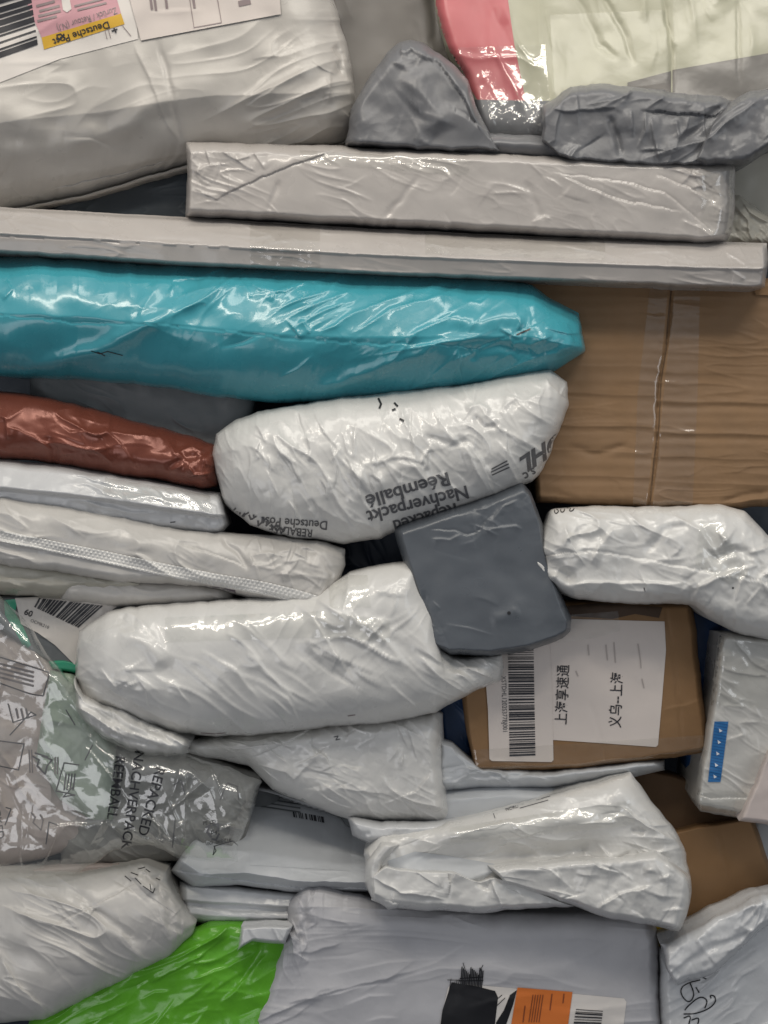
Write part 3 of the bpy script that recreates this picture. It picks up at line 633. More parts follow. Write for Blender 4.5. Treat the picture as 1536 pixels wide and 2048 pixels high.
# I: white repacked bag, print on it
I_ = parcel('mailing_bag', 'plump white mailing bag with upside-down grey lettering, centre of the pile', 'mailing bag',
    [(432, 868), (470, 840), (520, 822), (640, 800), (760, 785), (930, 768), (1060, 742), (1098, 738), (1134, 764)],
    [(452, 1012), (500, 1050), (560, 1072), (690, 1088), (760, 1078), (830, 1042), (920, 1018), (1000, 990), (1062, 966), (1078, 950)],
    W['white'], l=[(424, 910), (434, 960)], r=[(1138, 810), (1110, 880), (1098, 915)], y0=0.04, H=0.11, R=(110, 90, 110, 120), D=0.12, jag=2.2,
    wr=[('w', 3.2, 32, 70, 3.0, (650, 900, 260, 110)), ('w', 4, 60, 50, 2.5), ('c', 2.2, 62), ('n', 3, 120), ('w', 3.4, 40, 30, 2, (980, 840, 160, 100)), ('c', 4, 26, (520, 1060, 180, 26))],
    cr=[('r', 4, 5, [(612, 870), (620, 900), (615, 925)]), ('r', 4, 5, [(560, 900), (585, 925), (600, 965)]), ('r', 4, 5, [(660, 880), (672, 930), (668, 980)]), ('r', 3, 5, [(520, 880), (512, 905), (520, 920)]),
        ('r', 4, 6, [(930, 815), (960, 808), (985, 820)]), ('v', 4, 6, [(945, 830), (970, 855), (1000, 850)]), ('r', 4, 5, [(840, 930), (852, 905), (858, 940)]), ('r', 4, 6, [(930, 880), (960, 920), (980, 960), (985, 1000)]),
        ('r', 4, 5, [(1085, 750), (1120, 790), (1134, 765)]), ('v', 4, 7, [(850, 870), (900, 890), (940, 880)]), ('r', 4, 5, [(885, 940), (900, 970), (915, 985)]), ('r', 3, 5, [(440, 950), (460, 985), (470, 1015)]),
        ('s', 5, 18, [(680, 940), (760, 960), (830, 915)]), ('r', 3, 5, [(1000, 790), (1050, 800), (1090, 780)]), ('r', 3, 6, [(700, 990), (715, 1040)])], rk=[(26, 4.4, 3.4, 70, 18, 85, 640, 940, 190, 100), (22, 3, 5, 45, 35, 70, 950, 880, 160, 110), (18, 3, 4, 10, 60, 30, 540, 1050, 100, 25)])
text(I_, 'Réemballé', (897, 944), 38, 164, W['gink'], bold=0.02, sx=1.1)
text(I_, 'Nachverpackt', (934, 971), 37, 165.5, W['gink'], bold=0.02, sx=1.0)
text(I_, 'Repacked', (912, 1006), 34, 164, W['gink'], bold=0.02, sx=1.0)
text(I_, 'Deutsche Post', (656, 1043), 25, 184, W['gink'], bold=0.012, sx=0.9)
text(I_, 'REBALASE', (626, 1060), 22, 186, W['gink'], bold=0.012, sx=0.9)
text(I_, 'DHL', (1124, 862), 44, 147, W['gink'], bold=0.035, shear=0.45, sx=1.15, name='logo_mark')
lines(I_, 'logo_stripes', [[(1014, 922), (984, 938)], [(1017, 928), (983, 944)], [(1018, 935), (985, 950)]], 2.6, W['gink'])
text(I_, 's.c', (1068, 935), 26, 152, W['gink'], bold=0.015)
rng_ = np.random.RandomState(4)
lines(I_, 'print_fragment', [[(x_, y_), (x_ + rng_.uniform(-7, 7), y_ + rng_.uniform(5, 12)), (x_ + rng_.uniform(4, 10), y_ + rng_.uniform(-3, 8))] for x_, y_ in [(462 + k * 9, 1012 + k * 4.2 + rng_.uniform(-5, 5)) for k in range(12)]], 3.2, W['gink'])
lines(I_, 'scuff', [[(757, 797), (762, 808), (759, 816)], [(789, 806), (795, 812)], [(785, 820), (790, 818)], [(800, 838), (807, 841)]], 4, W['marker'])

# R: dark grey square mailer
R_ = parcel('mailing_bag', 'smooth slate grey square mailing bag below the lettered white bag', 'mailing bag',
    [(785, 1052), (880, 1020), (980, 985), (1042, 962), (1062, 985)], [(862, 1292), (900, 1310), (980, 1314), (1060, 1300), (1125, 1278), (1141, 1262)],
    W['slate'], l=[(808, 1130), (838, 1215)], r=[(1086, 1050), (1104, 1140), (1142, 1235)], y0=0.03, H=0.06, R=(16, 16, 26, 14), D=0.10, jag=1.5, tilt=(0, 0.02),
    wr=[('n', 2.5, 90), ('c', 2.5, 40, (1000, 1020, 90, 40)), ('c', 2, 26, (870, 1290, 30, 60))],
    cr=[('f', 2.4, 8, [(860, 1060), (910, 1062), (935, 1072), (960, 1060), (990, 1020)]), ('r', 2.4, 4, [(860, 1078), (900, 1080), (925, 1068)]), ('r', 2.4, 4, [(960, 1062), (1030, 1052), (1045, 1060)]),
        ('r', 2, 3, [(980, 1040), (1010, 1010), (1040, 1000)]), ('r', 3, 6, [(1060, 990), (1082, 1050), (1088, 1080)]), ('v', 2, 7, [(845, 1180), (860, 1240), (862, 1290)]), ('s', 2, 14, [(980, 1240), (1040, 1220)]), ('r', 2, 6, [(1100, 1150), (1128, 1215), (1132, 1262)])], rk=[(8, 1.4, 6, -20, 40, 80), (8, 2.2, 4, -10, 40, 50, 980, 1030, 80, 40), (8, 2, 3, 70, 20, 40, 860, 1260, 14, 50)])
decal(R_, 'puncture', rrect((1018, 1226), 7, 7, 0, 3), W['marker'], 0.0008)

# ------------------------------------------------------------------ middle left
L_ = parcel('mailing_bag', 'thin pale white mailing bag with two long folds under the copper bag', 'mailing bag',
    [(-150, 905), (0, 918), (130, 930), (300, 960), (440, 985)], [(-150, 1010), (0, 1030), (200, 1050), (400, 1072), (440, 1070)], W['cool'],
    r=[(448, 1010), (457, 1050)], y0=0.05, H=0.06, R=(40, 14, 18, 20), D=0.14, jag=1.5, pv=[(0, -0.015), (0.5, 0.012), (0.56, -0.006), (1, -0.016)],
    wr=[('w', 2.4, 34, 12, 4), ('c', 1.6, 60), ('n', 2, 80)],
    cr=[('r', 2.6, 4, [(140, 945), (200, 965), (290, 985)]), ('v', 2, 6, [(190, 960), (220, 985)]), ('r', 2.4, 4, [(290, 965), (330, 1000), (380, 1010)]), ('r', 2, 4, [(400, 1000), (430, 1015), (442, 1060)])], rk=[(14, 1.8, 4, 20, 40, 50, 300, 1000, 150, 40)])
tape(L_, 'clear_tape', [(210, 955), (420, 990), (425, 1025), (205, 990)], wr=1.6, sc=22, seed=3)
lines(L_, 'scuff', [[(341, 1045), (350, 1044)]], 2, W['marker'], 0.0008)

M_ = parcel('mailing_bag', 'off-white mailing bag with an embossed dotted seal strip along its front', 'mailing bag',
    [(-150, 985), (0, 992), (90, 1005), (230, 1030), (350, 1056), (440, 1064), (560, 1072), (650, 1085), (690, 1098)],
    [(-150, 1110), (0, 1130), (130, 1148), (240, 1166), (400, 1172), (540, 1205), (640, 1218), (652, 1212)],
    W['warm'], r=[(690, 1130), (672, 1180)], y0=0.035, H=0.07, R=(40, 46, 60, 22), D=0.13, jag=2.2,
    wr=[('w', 3, 46, 16, 3.5), ('c', 1.6, 60), ('n', 3, 100), ('c', 4.5, 52, (590, 1130, 110, 60))],
    cr=[('r', 3, 5, [(0, 1000), (20, 1030), (60, 1060)]), ('f', 3, 8, [(350, 1085), (430, 1110), (495, 1135)]), ('r', 3.4, 4, [(500, 1110), (540, 1105), (575, 1112)]), ('v', 4, 6, [(440, 1075), (480, 1110), (500, 1140)]),
        ('r', 3, 4, [(560, 1125), (600, 1120), (640, 1135)]), ('r', 3, 4, [(545, 1150), (600, 1150), (650, 1180)]), ('r', 3, 4, [(600, 1120), (575, 1145), (590, 1180)]), ('v', 3, 5, [(640, 1110), (665, 1150), (650, 1190)]),
        ('s', 3, 14, [(100, 1040), (240, 1080), (340, 1090)]), ('r', 3, 4, [(500, 1100), (502, 1130), (540, 1128), (560, 1112)])], rk=[(14, 2.0, 5, 20, 25, 90, 250, 1070, 250, 50), (22, 3.2, 4, 20, 60, 50, 590, 1130, 90, 60)])
# embossed strip: a real ribbon of dimples standing off the bag
def strip():
    c = [(-60, 1060), (0, 1071), (100, 1092), (200, 1112), (320, 1138), (430, 1160), (520, 1175), (590, 1192), (642, 1208)]
    n = 560; m = 15; xs, ys = resample(c, n, 0.02); vs = []; fs = []
    dx = np.gradient(xs); dy = np.gradient(ys); L = np.hypot(dx, dy); nx, ny = -dy / L, dx / L
    s = np.cumsum(L)
    for i in range(n):
        wd = 22 * (1 + 0.25 * xs[i] / 640)
        base = None
        for j in range(m):
            t = j / (m - 1) - 0.5; px = xs[i] + nx[i] * wd * t; py = ys[i] + ny[i] * wd * t
            p, d = hit(M_, px, py)
            if p is None: p = Vector(un(px, py, 0.0))
            dim = 0.5 + 0.5 * math.cos(s[i] * 2 * math.pi / 9.0 + (math.pi if int((j) / 3.75) % 2 else 0)) 
            bmp = 0.0018 + 0.0017 * dim * abs(math.sin((j / (m - 1)) * math.pi * 4)) + (0.0015 if t > 0.3 else 0)
            vs.append(tuple(p - d * bmp - M_.loc))
    for i in range(n - 1):
        for j in range(m - 1): a = i * m + j; fs.append((a, a + m, a + m + 1, a + 1))
    me = make_mesh('seal_strip', vs, fs, W['white']); o = bpy.data.objects.new('seal_strip', me); COL.objects.link(o); o.parent = M_.root
strip()
decal(M_, 'purple_print', [(416, 1172), (470, 1178), (472, 1190), (420, 1186)], ink('purple_ink', (0.10, 0.08, 0.10)), 0.0008)

N1 = parcel('mailing_bag', 'dull beige mailing bag at left edge below the dotted strip', 'mailing bag',
    [(-150, 1090), (0, 1108), (150, 1130), (300, 1150)], [(-150, 1185), (0, 1192), (120, 1196), (300, 1185)], W['beige'], y0=0.075, H=0.07, R=(30, 30, 30, 30), D=0.08,
    wr=[('c', 4, 60), ('w', 3, 30, 12, 4)], jag=2, cr=[('r', 3, 5, [(0, 1155), (60, 1160), (120, 1150)]), ('r', 3, 5, [(20, 1165), (60, 1180)])], parts=False)
N2 = parcel('mailing_bag', 'folded grey-white bag edge hanging above the barcode label of clear bag', 'mailing bag',
    [(116, 1148), (200, 1150), (400, 1160), (470, 1180)], [(125, 1200), (220, 1212), (330, 1214), (440, 1208), (470, 1198)], W['matte'], y0=0.055, H=0.06, R=(18, 60, 25, 25), D=0.08,
    wr=[('w', 3, 26, 8, 4), ('c', 2, 50)], jag=2, cr=[('r', 3, 5, [(120, 1180), (190, 1165), (250, 1155)])], parts=False)

# P: big white bag in the middle
P_ = parcel('mailing_bag', 'large glossy white mailing bag with twisted left end and pointed right corner, centre', 'mailing bag',
    [(158, 1262), (215, 1222), (300, 1208), (440, 1198), (560, 1192), (640, 1180), (700, 1142), (760, 1128), (830, 1118), (868, 1200), (880, 1290), (900, 1312), (930, 1316), (1004, 1307)],
    [(172, 1412), (220, 1425), (290, 1450), (350, 1466), (440, 1472), (520, 1470), (640, 1455), (760, 1446), (870, 1425), (940, 1388), (1001, 1362)],
    W['white'], l=[(152, 1300), (150, 1350)], r=[(1006, 1335)], y0=0.028, H=0.11, R=(70, 50, 110, 100), D=0.11, jag=2, sm=0.006,
    wr=[('w', 4.0, 55, 34, 3.5), ('n', 4, 130), ('c', 1.4, 80), ('c', 3.5, 46, (940, 1340, 90, 50)), ('w', 3, 30, -40, 3, (700, 1240, 140, 80))],
    rk=[(24, 3.4, 3.6, 38, 10, 140, 560, 1340, 300, 100), (14, 3, 4, 35, 30, 60, 230, 1380, 70, 50), (16, 2.6, 5, -35, 40, 70, 720, 1250, 110, 90), (10, 3, 4, 10, 40, 50, 950, 1345, 50, 35)],
    cr=[('r', 3, 5, [(400, 1300), (470, 1340), (520, 1400)]), ('r', 4, 6, [(480, 1290), (540, 1350), (600, 1410)]), ('r', 3, 5, [(620, 1270), (625, 1300), (650, 1320)]), ('r', 3, 4, [(690, 1240), (700, 1225), (715, 1245), (760, 1250)]),
        ('r', 4, 5, [(900, 1310), (940, 1340), (985, 1355)]), ('v', 4, 6, [(830, 1300), (880, 1330), (930, 1345)]), ('s', 6, 18, [(240, 1260), (300, 1290), (330, 1340)]), ('v', 5, 12, [(235, 1235), (262, 1250), (240, 1262)]),
        ('r', 5, 7, [(160, 1330), (220, 1380), (330, 1440), (400, 1465)]), ('r', 3, 6, [(154, 1260), (158, 1320), (155, 1350)]), ('s', 5, 30, [(450, 1245), (600, 1235), (700, 1200)])])
parcel('twisted_end', '', '', [(150, 1352), (170, 1388), (230, 1408), (300, 1440), (350, 1462), (385, 1482)], [(152, 1420), (162, 1436), (205, 1476), (262, 1500), (330, 1513), (376, 1506)],
    W['white'], y0=0.03, H=0.07, R=(14, 16, 22, 24), D=0.06, jag=4, sm=0.004, parent=P_, body='twisted_end', step=2,
    wr=[('w', 6, 26, 27, 5), ('c', 3, 40)], rk=[(26, 4, 4, 28, 16, 80), (10, 4, 4, 70, 30, 40, 190, 1400, 40, 40)],
    cr=[('v', 8, 6, [(165, 1390), (230, 1420), (300, 1460), (370, 1495)]), ('r', 6, 5, [(160, 1410), (220, 1450), (330, 1490)]), ('v', 6, 5, [(200, 1460), (270, 1485), (340, 1500)]), ('f', 5, 6, [(186, 1405), (176, 1380), (160, 1360)])])

tape(P_, 'clear_tape', [(655, 1150), (735, 1150), (742, 1215), (660, 1216)], wr=0.8, sc=40, seed=3)
tape(P_, 'clear_tape', [(330, 1235), (640, 1222), (780, 1240), (780, 1285), (640, 1275), (330, 1285)], wr=1.3, sc=36, seed=23)
lines(P_, 'scuff', [[(696, 1432), (710, 1430)], [(402, 1466), (430, 1468), (450, 1466)]], 2, W['fink'], 0.0008)

# Q: bag underneath
Q_ = parcel('mailing_bag', 'creased white mailing bag with pointed lower corner, tucked under the large white bag', 'mailing bag',
    [(350, 1480), (500, 1462), (640, 1448), (760, 1436), (870, 1420), (886, 1426)],
    [(372, 1506), (500, 1532), (545, 1580), (640, 1618), (700, 1640), (800, 1642), (880, 1650), (905, 1654)],
    W['white'], r=[(890, 1500), (893, 1560), (900, 1610)], y0=0.085, H=0.09, R=(40, 34, 40, 60), D=0.09, jag=2, sm=0.006,
    wr=[('w', 4, 50, 25, 3), ('c', 4.2, 60), ('n', 3, 100), ('w', 2.4, 22, 20, 5, (620, 1520, 120, 50))],
    cr=[('f', 3.5, 9, [(640, 1450), (560, 1490), (500, 1518)]), ('r', 3.5, 5, [(510, 1525), (570, 1545), (590, 1560), (630, 1515)]), ('r', 3.5, 5, [(780, 1590), (840, 1620), (900, 1652)]), ('r', 3, 5, [(650, 1545), (720, 1580), (800, 1595)]),
        ('r', 3, 5, [(760, 1610), (830, 1585), (870, 1540)]), ('v', 3, 8, [(600, 1480), (640, 1500), (720, 1490)]), ('r', 3.5, 4, [(440, 1478), (500, 1482), (560, 1470)])], rk=[(40, 3.8, 4, 25, 40, 80, 700, 1540, 190, 90)])
tape(Q_, 'clear_tape', [(400, 1470), (640, 1452), (640, 1475), (420, 1496)], wr=1.5, sc=24, seed=31)
lines(Q_, 'scuff', [[(668, 1474), (676, 1472), (672, 1480), (680, 1478)]], 2, W['gink'], 0.0008)

# ------------------------------------------------------------------ right side
S_ = parcel('mailing_bag', 'white mailing bag with curled open left end below the dented brown box', 'mailing bag',
    [(1074, 1120), (1086, 1060), (1100, 1018), (1180, 1012), (1260, 1014), (1360, 1012), (1440, 1008), (1490, 1022), (1540, 1075), (1620, 1120)],
    [(1112, 1184), (1150, 1198), (1250, 1206), (1330, 1208), (1388, 1210), (1420, 1240), (1480, 1268), (1540, 1280), (1620, 1285)],
    W['white'], l=[(1086, 1150)], y0=0.02, H=0.085, R=(26, 40, 70, 55), D=0.10, jag=2, sm=0.006,
    wr=[('w', 4, 50, 15, 2.6), ('c', 5, 75), ('n', 3, 110), ('c', 4.5, 48, (1460, 1160, 110, 90))],
    cr=[('F', 2.6, 12, [(1074, 1118), (1130, 1106), (1190, 1104), (1270, 1116), (1400, 1142), (1490, 1158), (1600, 1180)]), ('V', 14, 14, [(1084, 1118), (1106, 1138), (1134, 1154)]), ('r', 5, 6, [(1126, 1170), (1180, 1166), (1290, 1166), (1380, 1168)]),
        ('r', 6, 8, [(1128, 1045), (1140, 1080), (1170, 1130)]), ('v', 5, 12, [(1150, 1060), (1180, 1085), (1210, 1065)]), ('r', 5, 7, [(1180, 1130), (1200, 1090), (1235, 1050)]), ('r', 5, 7, [(1330, 1020), (1400, 1060), (1440, 1120)]),
        ('v', 5, 9, [(1290, 1110), (1330, 1060), (1380, 1050)]), ('r', 4, 5, [(1400, 1180), (1440, 1150), (1520, 1130)]), ('r', 5, 7, [(1380, 1210), (1400, 1170), (1480, 1140)]), ('v', 5, 8, [(1420, 1120), (1470, 1100), (1510, 1110)])], rk=[(30, 3.6, 6, -40, 50, 80, 1300, 1120, 230, 100), (16, 3, 5, 30, 50, 60, 1470, 1160, 70, 90)])
parcel('curled_rim', '', '', [(1072, 1117), (1086, 1124), (1106, 1142), (1127, 1160)], [(1075, 1131), (1090, 1154), (1108, 1168), (1128, 1171)], W['white'], y0=-0.01, H=0.02, R=(3, 3, 7, 6), D=0.02, step=1.5,
    parent=S_, body='curled_rim', jag=1, wr=[('n', 1, 20)])
tape(S_, 'clear_tape', [(1400, 1040), (1440, 1045), (1500, 1150), (1460, 1170), (1390, 1130)], wr=2, sc=24, seed=31)
lines(S_, 'handwriting', [[(1112, 1014), (1108, 1022), (1112, 1028), (1118, 1022), (1113, 1018)], [(1122, 1014), (1121, 1024), (1128, 1024), (1130, 1014)], [(1134, 1016), (1142, 1015), (1138, 1022), (1145, 1022), (1150, 1014)]], 1.8, W['marker'], 0.001)
decal(S_, 'puncture', rrect((1466, 1176), 4, 4, 0, 1.9), W['marker'], 0.0008)
lines(S_, 'scuff', [[(1288, 1176), (1290, 1183)]], 2.5, W['gink'], 0.0008)

T_ = parcel('cardboard_box', 'brown cardboard box with white label, large barcode and Chinese lettering', 'box',
    [(930, 1235), (1100, 1200), (1250, 1200), (1384, 1204)], [(946, 1532), (955, 1546), (1150, 1540), (1300, 1522), (1405, 1506), (1420, 1496)], W['kraft2'],
    l=[(918, 1330), (928, 1440)], r=[(1392, 1260), (1404, 1380)], y0=0.095, H=0.045, R=(16, 14, 16, 12), D=0.14, body='carton', jag=1.5, tilt=(0, 0.01),
    wr=[('n', 2, 120), ('c', 0.8, 70)], cr=[('r', 1.6, 4, [(1320, 1420), (1370, 1410), (1412, 1400)]), ('v', 1.4, 5, [(1180, 1400), (1200, 1470), (1215, 1535)]), ('v', 1.6, 5, [(1330, 1200), (1350, 1340), (1368, 1500)]), ('r', 1.6, 4, [(950, 1530), (970, 1520), (1060, 1530)])], rk=[(12, 0.9, 4, 70, 40, 60)])
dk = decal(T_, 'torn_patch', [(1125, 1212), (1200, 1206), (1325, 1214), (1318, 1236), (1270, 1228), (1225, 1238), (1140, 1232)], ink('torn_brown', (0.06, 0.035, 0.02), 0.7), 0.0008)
lab1 = decal(T_, 'shipping_label', [(1050, 1250), (1140, 1238), (1329, 1243), (1332, 1300), (1324, 1400), (1316, 1490), (1312, 1494), (1200, 1486), (1107, 1480), (1010, 1478), (1005, 1300)], W['paper'], 0.0012)
lab2 = decal(T_, 'shipping_label', [(966, 1290), (1068, 1286), (1100, 1290), (1104, 1380), (1107, 1520), (1103, 1524), (984, 1522), (979, 1518), (976, 1420)], W['paper'], 0.0020)
barcode(T_, [(1016, 1294), (1067, 1294), (1071, 1514), (1019, 1516)], 52, parent=lab2, off=0.0028, seed=8)
text(T_, 'XSTDHL1202S377BJ001', (1003, 1352), 13.5, 88.5, W['gink'], parent=lab2, off=0.0028, sx=0.84, mirror=False)
text(T_, '上海享速通', (1132, 1450), 28, -87.5, parent=lab1, off=0.0022, bold=0.006, grid=6, sx=0.86)
text(T_, '义乌--上海', (1240, 1456), 28, -87.5, parent=lab1, off=0.0022, bold=0.006, grid=6, sx=0.86)
lines(T_, 'smudge', [[(1176, 1290), (1178, 1310)], [(1212, 1290), (1215, 1320)], [(1228, 1285), (1231, 1325)], [(1276, 1288), (1281, 1320), (1282, 1336)], [(1284, 1358), (1288, 1376)], [(1152, 1342), (1156, 1352)]], 2.2, W['smudge'], 0.0020, lab1)
tape(T_, 'clear_tape', [(1060, 1236), (1236, 1222), (1240, 1262), (1190, 1276), (1065, 1292)], wr=2.2, sc=22, seed=4, off=0.0030)
tape(T_, 'clear_tape', [(945, 1500), (1412, 1470), (1412, 1500), (1200, 1530), (955, 1540)], wr=0.9, sc=40, seed=44, off=0.0026)

U_ = parcel('wrapped_box', 'taped pale grey box with blue printed strip, right edge', 'box',
    [(1436, 1262), (1500, 1266), (1640, 1280)], [(1388, 1600), (1400, 1624), (1500, 1640), (1640, 1655)], W['silver'], l=[(1420, 1400), (1398, 1530)], y0=0.07, H=0.06, R=(22, 20, 18, 20), D=0.14, jag=1.6,
    wr=[('n', 2, 90), ('c', 1.2, 60), ('w', 1.5, 24, 30, 4)], cr=[('r', 2, 4, [(1445, 1340), (1500, 1350), (1540, 1350)]), ('r', 2, 4, [(1440, 1410), (1490, 1412)]), ('F', 2.2, 10, [(1390, 1590), (1420, 1596), (1490, 1598)]), ('r', 2, 4, [(1460, 1270), (1500, 1320), (1540, 1345)]), ('r', 2, 5, [(1450, 1480), (1490, 1470)])], rk=[(12, 1.6, 4, 20, 50, 50, 1480, 1450, 60, 180)])
bq = [(1429, 1443), (1457, 1443), (1441, 1564), (1416, 1564)]
bt = decal(U_, 'blue_strip', bq, W['bluetape'], 0.0012)
bm = bmesh.new()
for k in range(5):
    c = quadmap(bq, 0.5, 0.14 + k * 0.19); add_poly(bm, [(c[0] - 3, c[1] - 3), (c[0] + 4, c[1] + 2), (c[0] - 2, c[1] + 5)])
conform(U_, bm, 0.0018, 'white_arrows', W['wink'], bt)
lines(U_, 'hatch_print', [[quadmap(bq, 0.05, 0.02 + k * .048), quadmap(bq, 0.95, 0.055 + k * .048)] for k in range(20)], 0.9, ink('deep_blue_print', (0.01, 0.06, 0.2)), 0.0015, bt)
tape(U_, 'clear_tape', [(1420, 1270), (1560, 1275), (1560, 1420), (1415, 1410)], wr=1.4, sc=34, seed=12)
tape(U_, 'clear_tape', [(1392, 1575), (1500, 1585), (1560, 1590), (1560, 1635), (1400, 1620)], wr=1.2, sc=24, seed=14)
parcel('mailing_bag', 'pinkish beige wrapped parcel corner over the taped box, right edge', 'parcel',
    [(1536, 1500), (1620, 1470)], [(1478, 1642), (1620, 1660)], plastic('pinkish_film', (0.52, 0.45, 0.42), 0.5, 0.15), l=[(1512, 1560)], y0=0.005, H=0.018, R=(10, 10, 10, 10), D=0.03, parts=False, wr=[('n', 1.5, 60)])

# blue bags in the gaps, then navy fillers added to darken other gaps
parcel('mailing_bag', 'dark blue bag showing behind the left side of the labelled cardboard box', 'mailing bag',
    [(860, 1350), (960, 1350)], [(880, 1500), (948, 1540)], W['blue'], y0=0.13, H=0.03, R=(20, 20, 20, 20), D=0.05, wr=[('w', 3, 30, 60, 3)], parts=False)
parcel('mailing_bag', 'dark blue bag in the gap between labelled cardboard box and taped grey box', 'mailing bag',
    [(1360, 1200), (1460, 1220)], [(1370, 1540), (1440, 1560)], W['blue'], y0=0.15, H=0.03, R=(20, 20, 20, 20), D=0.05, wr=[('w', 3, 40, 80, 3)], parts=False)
parcel('mailing_bag', 'very dark navy filler added to darken the gap beside the slate grey square bag', 'mailing bag',
    [(640, 1040), (860, 1030)], [(660, 1180), (900, 1320)], plastic('gap_shade_film', (0.035, 0.05, 0.08), 0.45, 0.2), y0=0.15, H=0.03, R=(30, 30, 30, 30), D=0.05, wr=[('w', 3, 40, 60, 3)], parts=False)  # filler body added so this gap reads dark
parcel('mailing_bag', 'dark navy filler added to darken the gap left of the long greyish-white box', 'mailing bag',
    [(100, 370), (420, 330)], [(100, 460), (420, 470)], plastic('shadow_navy_film', (0.06, 0.075, 0.09), 0.5, 0.2), y0=0.16, H=0.03, R=(30, 30, 30, 30), D=0.05, wr=[('w', 3, 40, 0, 3)], parts=False)  # added backing, its dark colour stands for the shade in the gap

# X: pale bags under the labelled box
X1 = parcel('mailing_bag', 'pale blue-white bag directly under the labelled cardboard box', 'mailing bag',
    [(870, 1470), (905, 1482), (960, 1530), (1100, 1540), (1270, 1520), (1330, 1520)], [(870, 1590), (960, 1580), (1100, 1580), (1260, 1556), (1330, 1540)], W['bluish'], y0=0.10, H=0.06, R=(20, 30, 16, 30), D=0.06,
    wr=[('w', 4, 40, 10, 3), ('c', 2, 50), ('n', 3, 80)], jag=2, cr=[('v', 4, 6, [(885, 1560), (1000, 1550), (1100, 1548)]), ('r', 4, 5, [(995, 1545), (1010, 1560), (1014, 1548)]), ('r', 4, 8, [(900, 1490), (940, 1540), (930, 1560)])], parts=False, rk=[(12, 3, 5, -10, 30, 60, 980, 1550, 120, 30)])
X2 = parcel('mailing_bag', 'smooth pale blue bag lying on the crumpled white bag under the box', 'mailing bag',
    [(860, 1580), (1000, 1566), (1120, 1572), (1250, 1548)], [(860, 1680), (940, 1660), (1080, 1620), (1260, 1580)], W['bluish'], y0=0.10, H=0.055, R=(20, 30, 30, 30), D=0.06,
    wr=[('w', 2, 40, -12, 4), ('n', 2, 80)], jag=1, parts=False, cr=[('r', 3, 5, [(890, 1600), (960, 1595), (1040, 1590)])])
# Z: cartons behind
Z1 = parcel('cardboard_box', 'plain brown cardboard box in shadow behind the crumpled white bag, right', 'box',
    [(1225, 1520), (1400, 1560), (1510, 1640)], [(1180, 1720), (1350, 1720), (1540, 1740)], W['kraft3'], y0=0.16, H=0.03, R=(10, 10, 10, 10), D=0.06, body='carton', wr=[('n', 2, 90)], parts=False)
Z2 = parcel('cardboard_box', 'brown cardboard box with a lit front face, above the bottom right bag', 'box',
    [(1340, 1662), (1425, 1645), (1506, 1632)], [(1300, 1900), (1450, 1900), (1580, 1880)], W['kraft2'], r=[(1530, 1700), (1560, 1800)], y0=0.12, H=0.045, R=(8, 10, 8, 10), D=0.10, body='carton', parts=False,
    wr=[('n', 1.5, 90), ('c', 0.6, 70)], cr=[('v', 1.2, 6, [(1430, 1650), (1470, 1800)])])
parcel('mailing_bag', 'pale bag sliver behind the lit brown box, far right edge', 'mailing bag',
    [(1500, 1630), (1640, 1640)], [(1500, 1840), (1640, 1850)], W['bluish'], y0=0.15, H=0.02, R=(20, 20, 20, 20), D=0.04, parts=False, wr=[('w', 2, 40, 70, 3)])
AA = parcel('yellow_bag', 'scrap of yellow packaging with dark letters under the crumpled white bag corner', 'packet',
    [(1290, 1850), (1350, 1830), (1374, 1832)], [(1300, 1900), (1390, 1890)], W['yellowbag'], y0=0.09, H=0.03, R=(8, 8, 8, 8), D=0.03, wr=[('c', 2, 30)], step=2)
text(AA, 'rum', (1309, 1872), 18, 3, W['gink'], off=0.002, bold=0.01)

# ------------------------------------------------------------------ lower left: clear bag and what is in it
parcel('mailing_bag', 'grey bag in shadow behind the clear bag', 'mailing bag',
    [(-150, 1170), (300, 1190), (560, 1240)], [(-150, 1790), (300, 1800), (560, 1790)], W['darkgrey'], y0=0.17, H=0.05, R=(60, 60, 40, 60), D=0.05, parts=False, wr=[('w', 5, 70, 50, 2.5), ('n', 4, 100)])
IN1 = parcel('wrapped_item', 'rosy grey wrapped item seen inside the clear plastic bag', 'wrapped item',
    [(-150, 1250), (0, 1240), (100, 1300), (160, 1400)], [(-150, 1740), (0, 1740), (150, 1700), (220, 1640)], W['innerpink'], r=[(200, 1520)], y0=0.10, H=0.06, R=(60, 90, 60, 60), D=0.05, parts=False,
    wr=[('w', 5, 60, 50, 2.4), ('c', 4, 70), ('n', 4, 100)])
IN2 = parcel('wrapped_item', 'dull grey crumpled item inside the right part of the clear bag', 'wrapped item',
    [(150, 1440), (330, 1480), (524, 1550)], [(120, 1730), (330, 1724), (480, 1722)], plastic('inner_grey_wrap', (0.20, 0.195, 0.18), 0.4, 0.3), y0=0.085, H=0.04, R=(80, 60, 60, 70), D=0.05, parts=False,
    wr=[('w', 6, 50, 40, 2.4), ('c', 6, 60)], cr=[('r', 8, 12, [(300, 1620), (370, 1600), (420, 1590)])])
parcel('wrapped_item', 'pale green film-wrapped item inside the clear bag beside the twisted bag end', 'wrapped item',
    [(100, 1340), (150, 1350), (180, 1420), (232, 1490)], [(70, 1520), (120, 1600), (180, 1640), (226, 1640)], plastic('pale_green_wrap', (0.30, 0.37, 0.29), 0.35, 0.3), y0=0.055, H=0.04, R=(40, 30, 30, 40), D=0.04, parts=False,
    wr=[('w', 5, 50, 60, 2.4), ('c', 4, 50)])
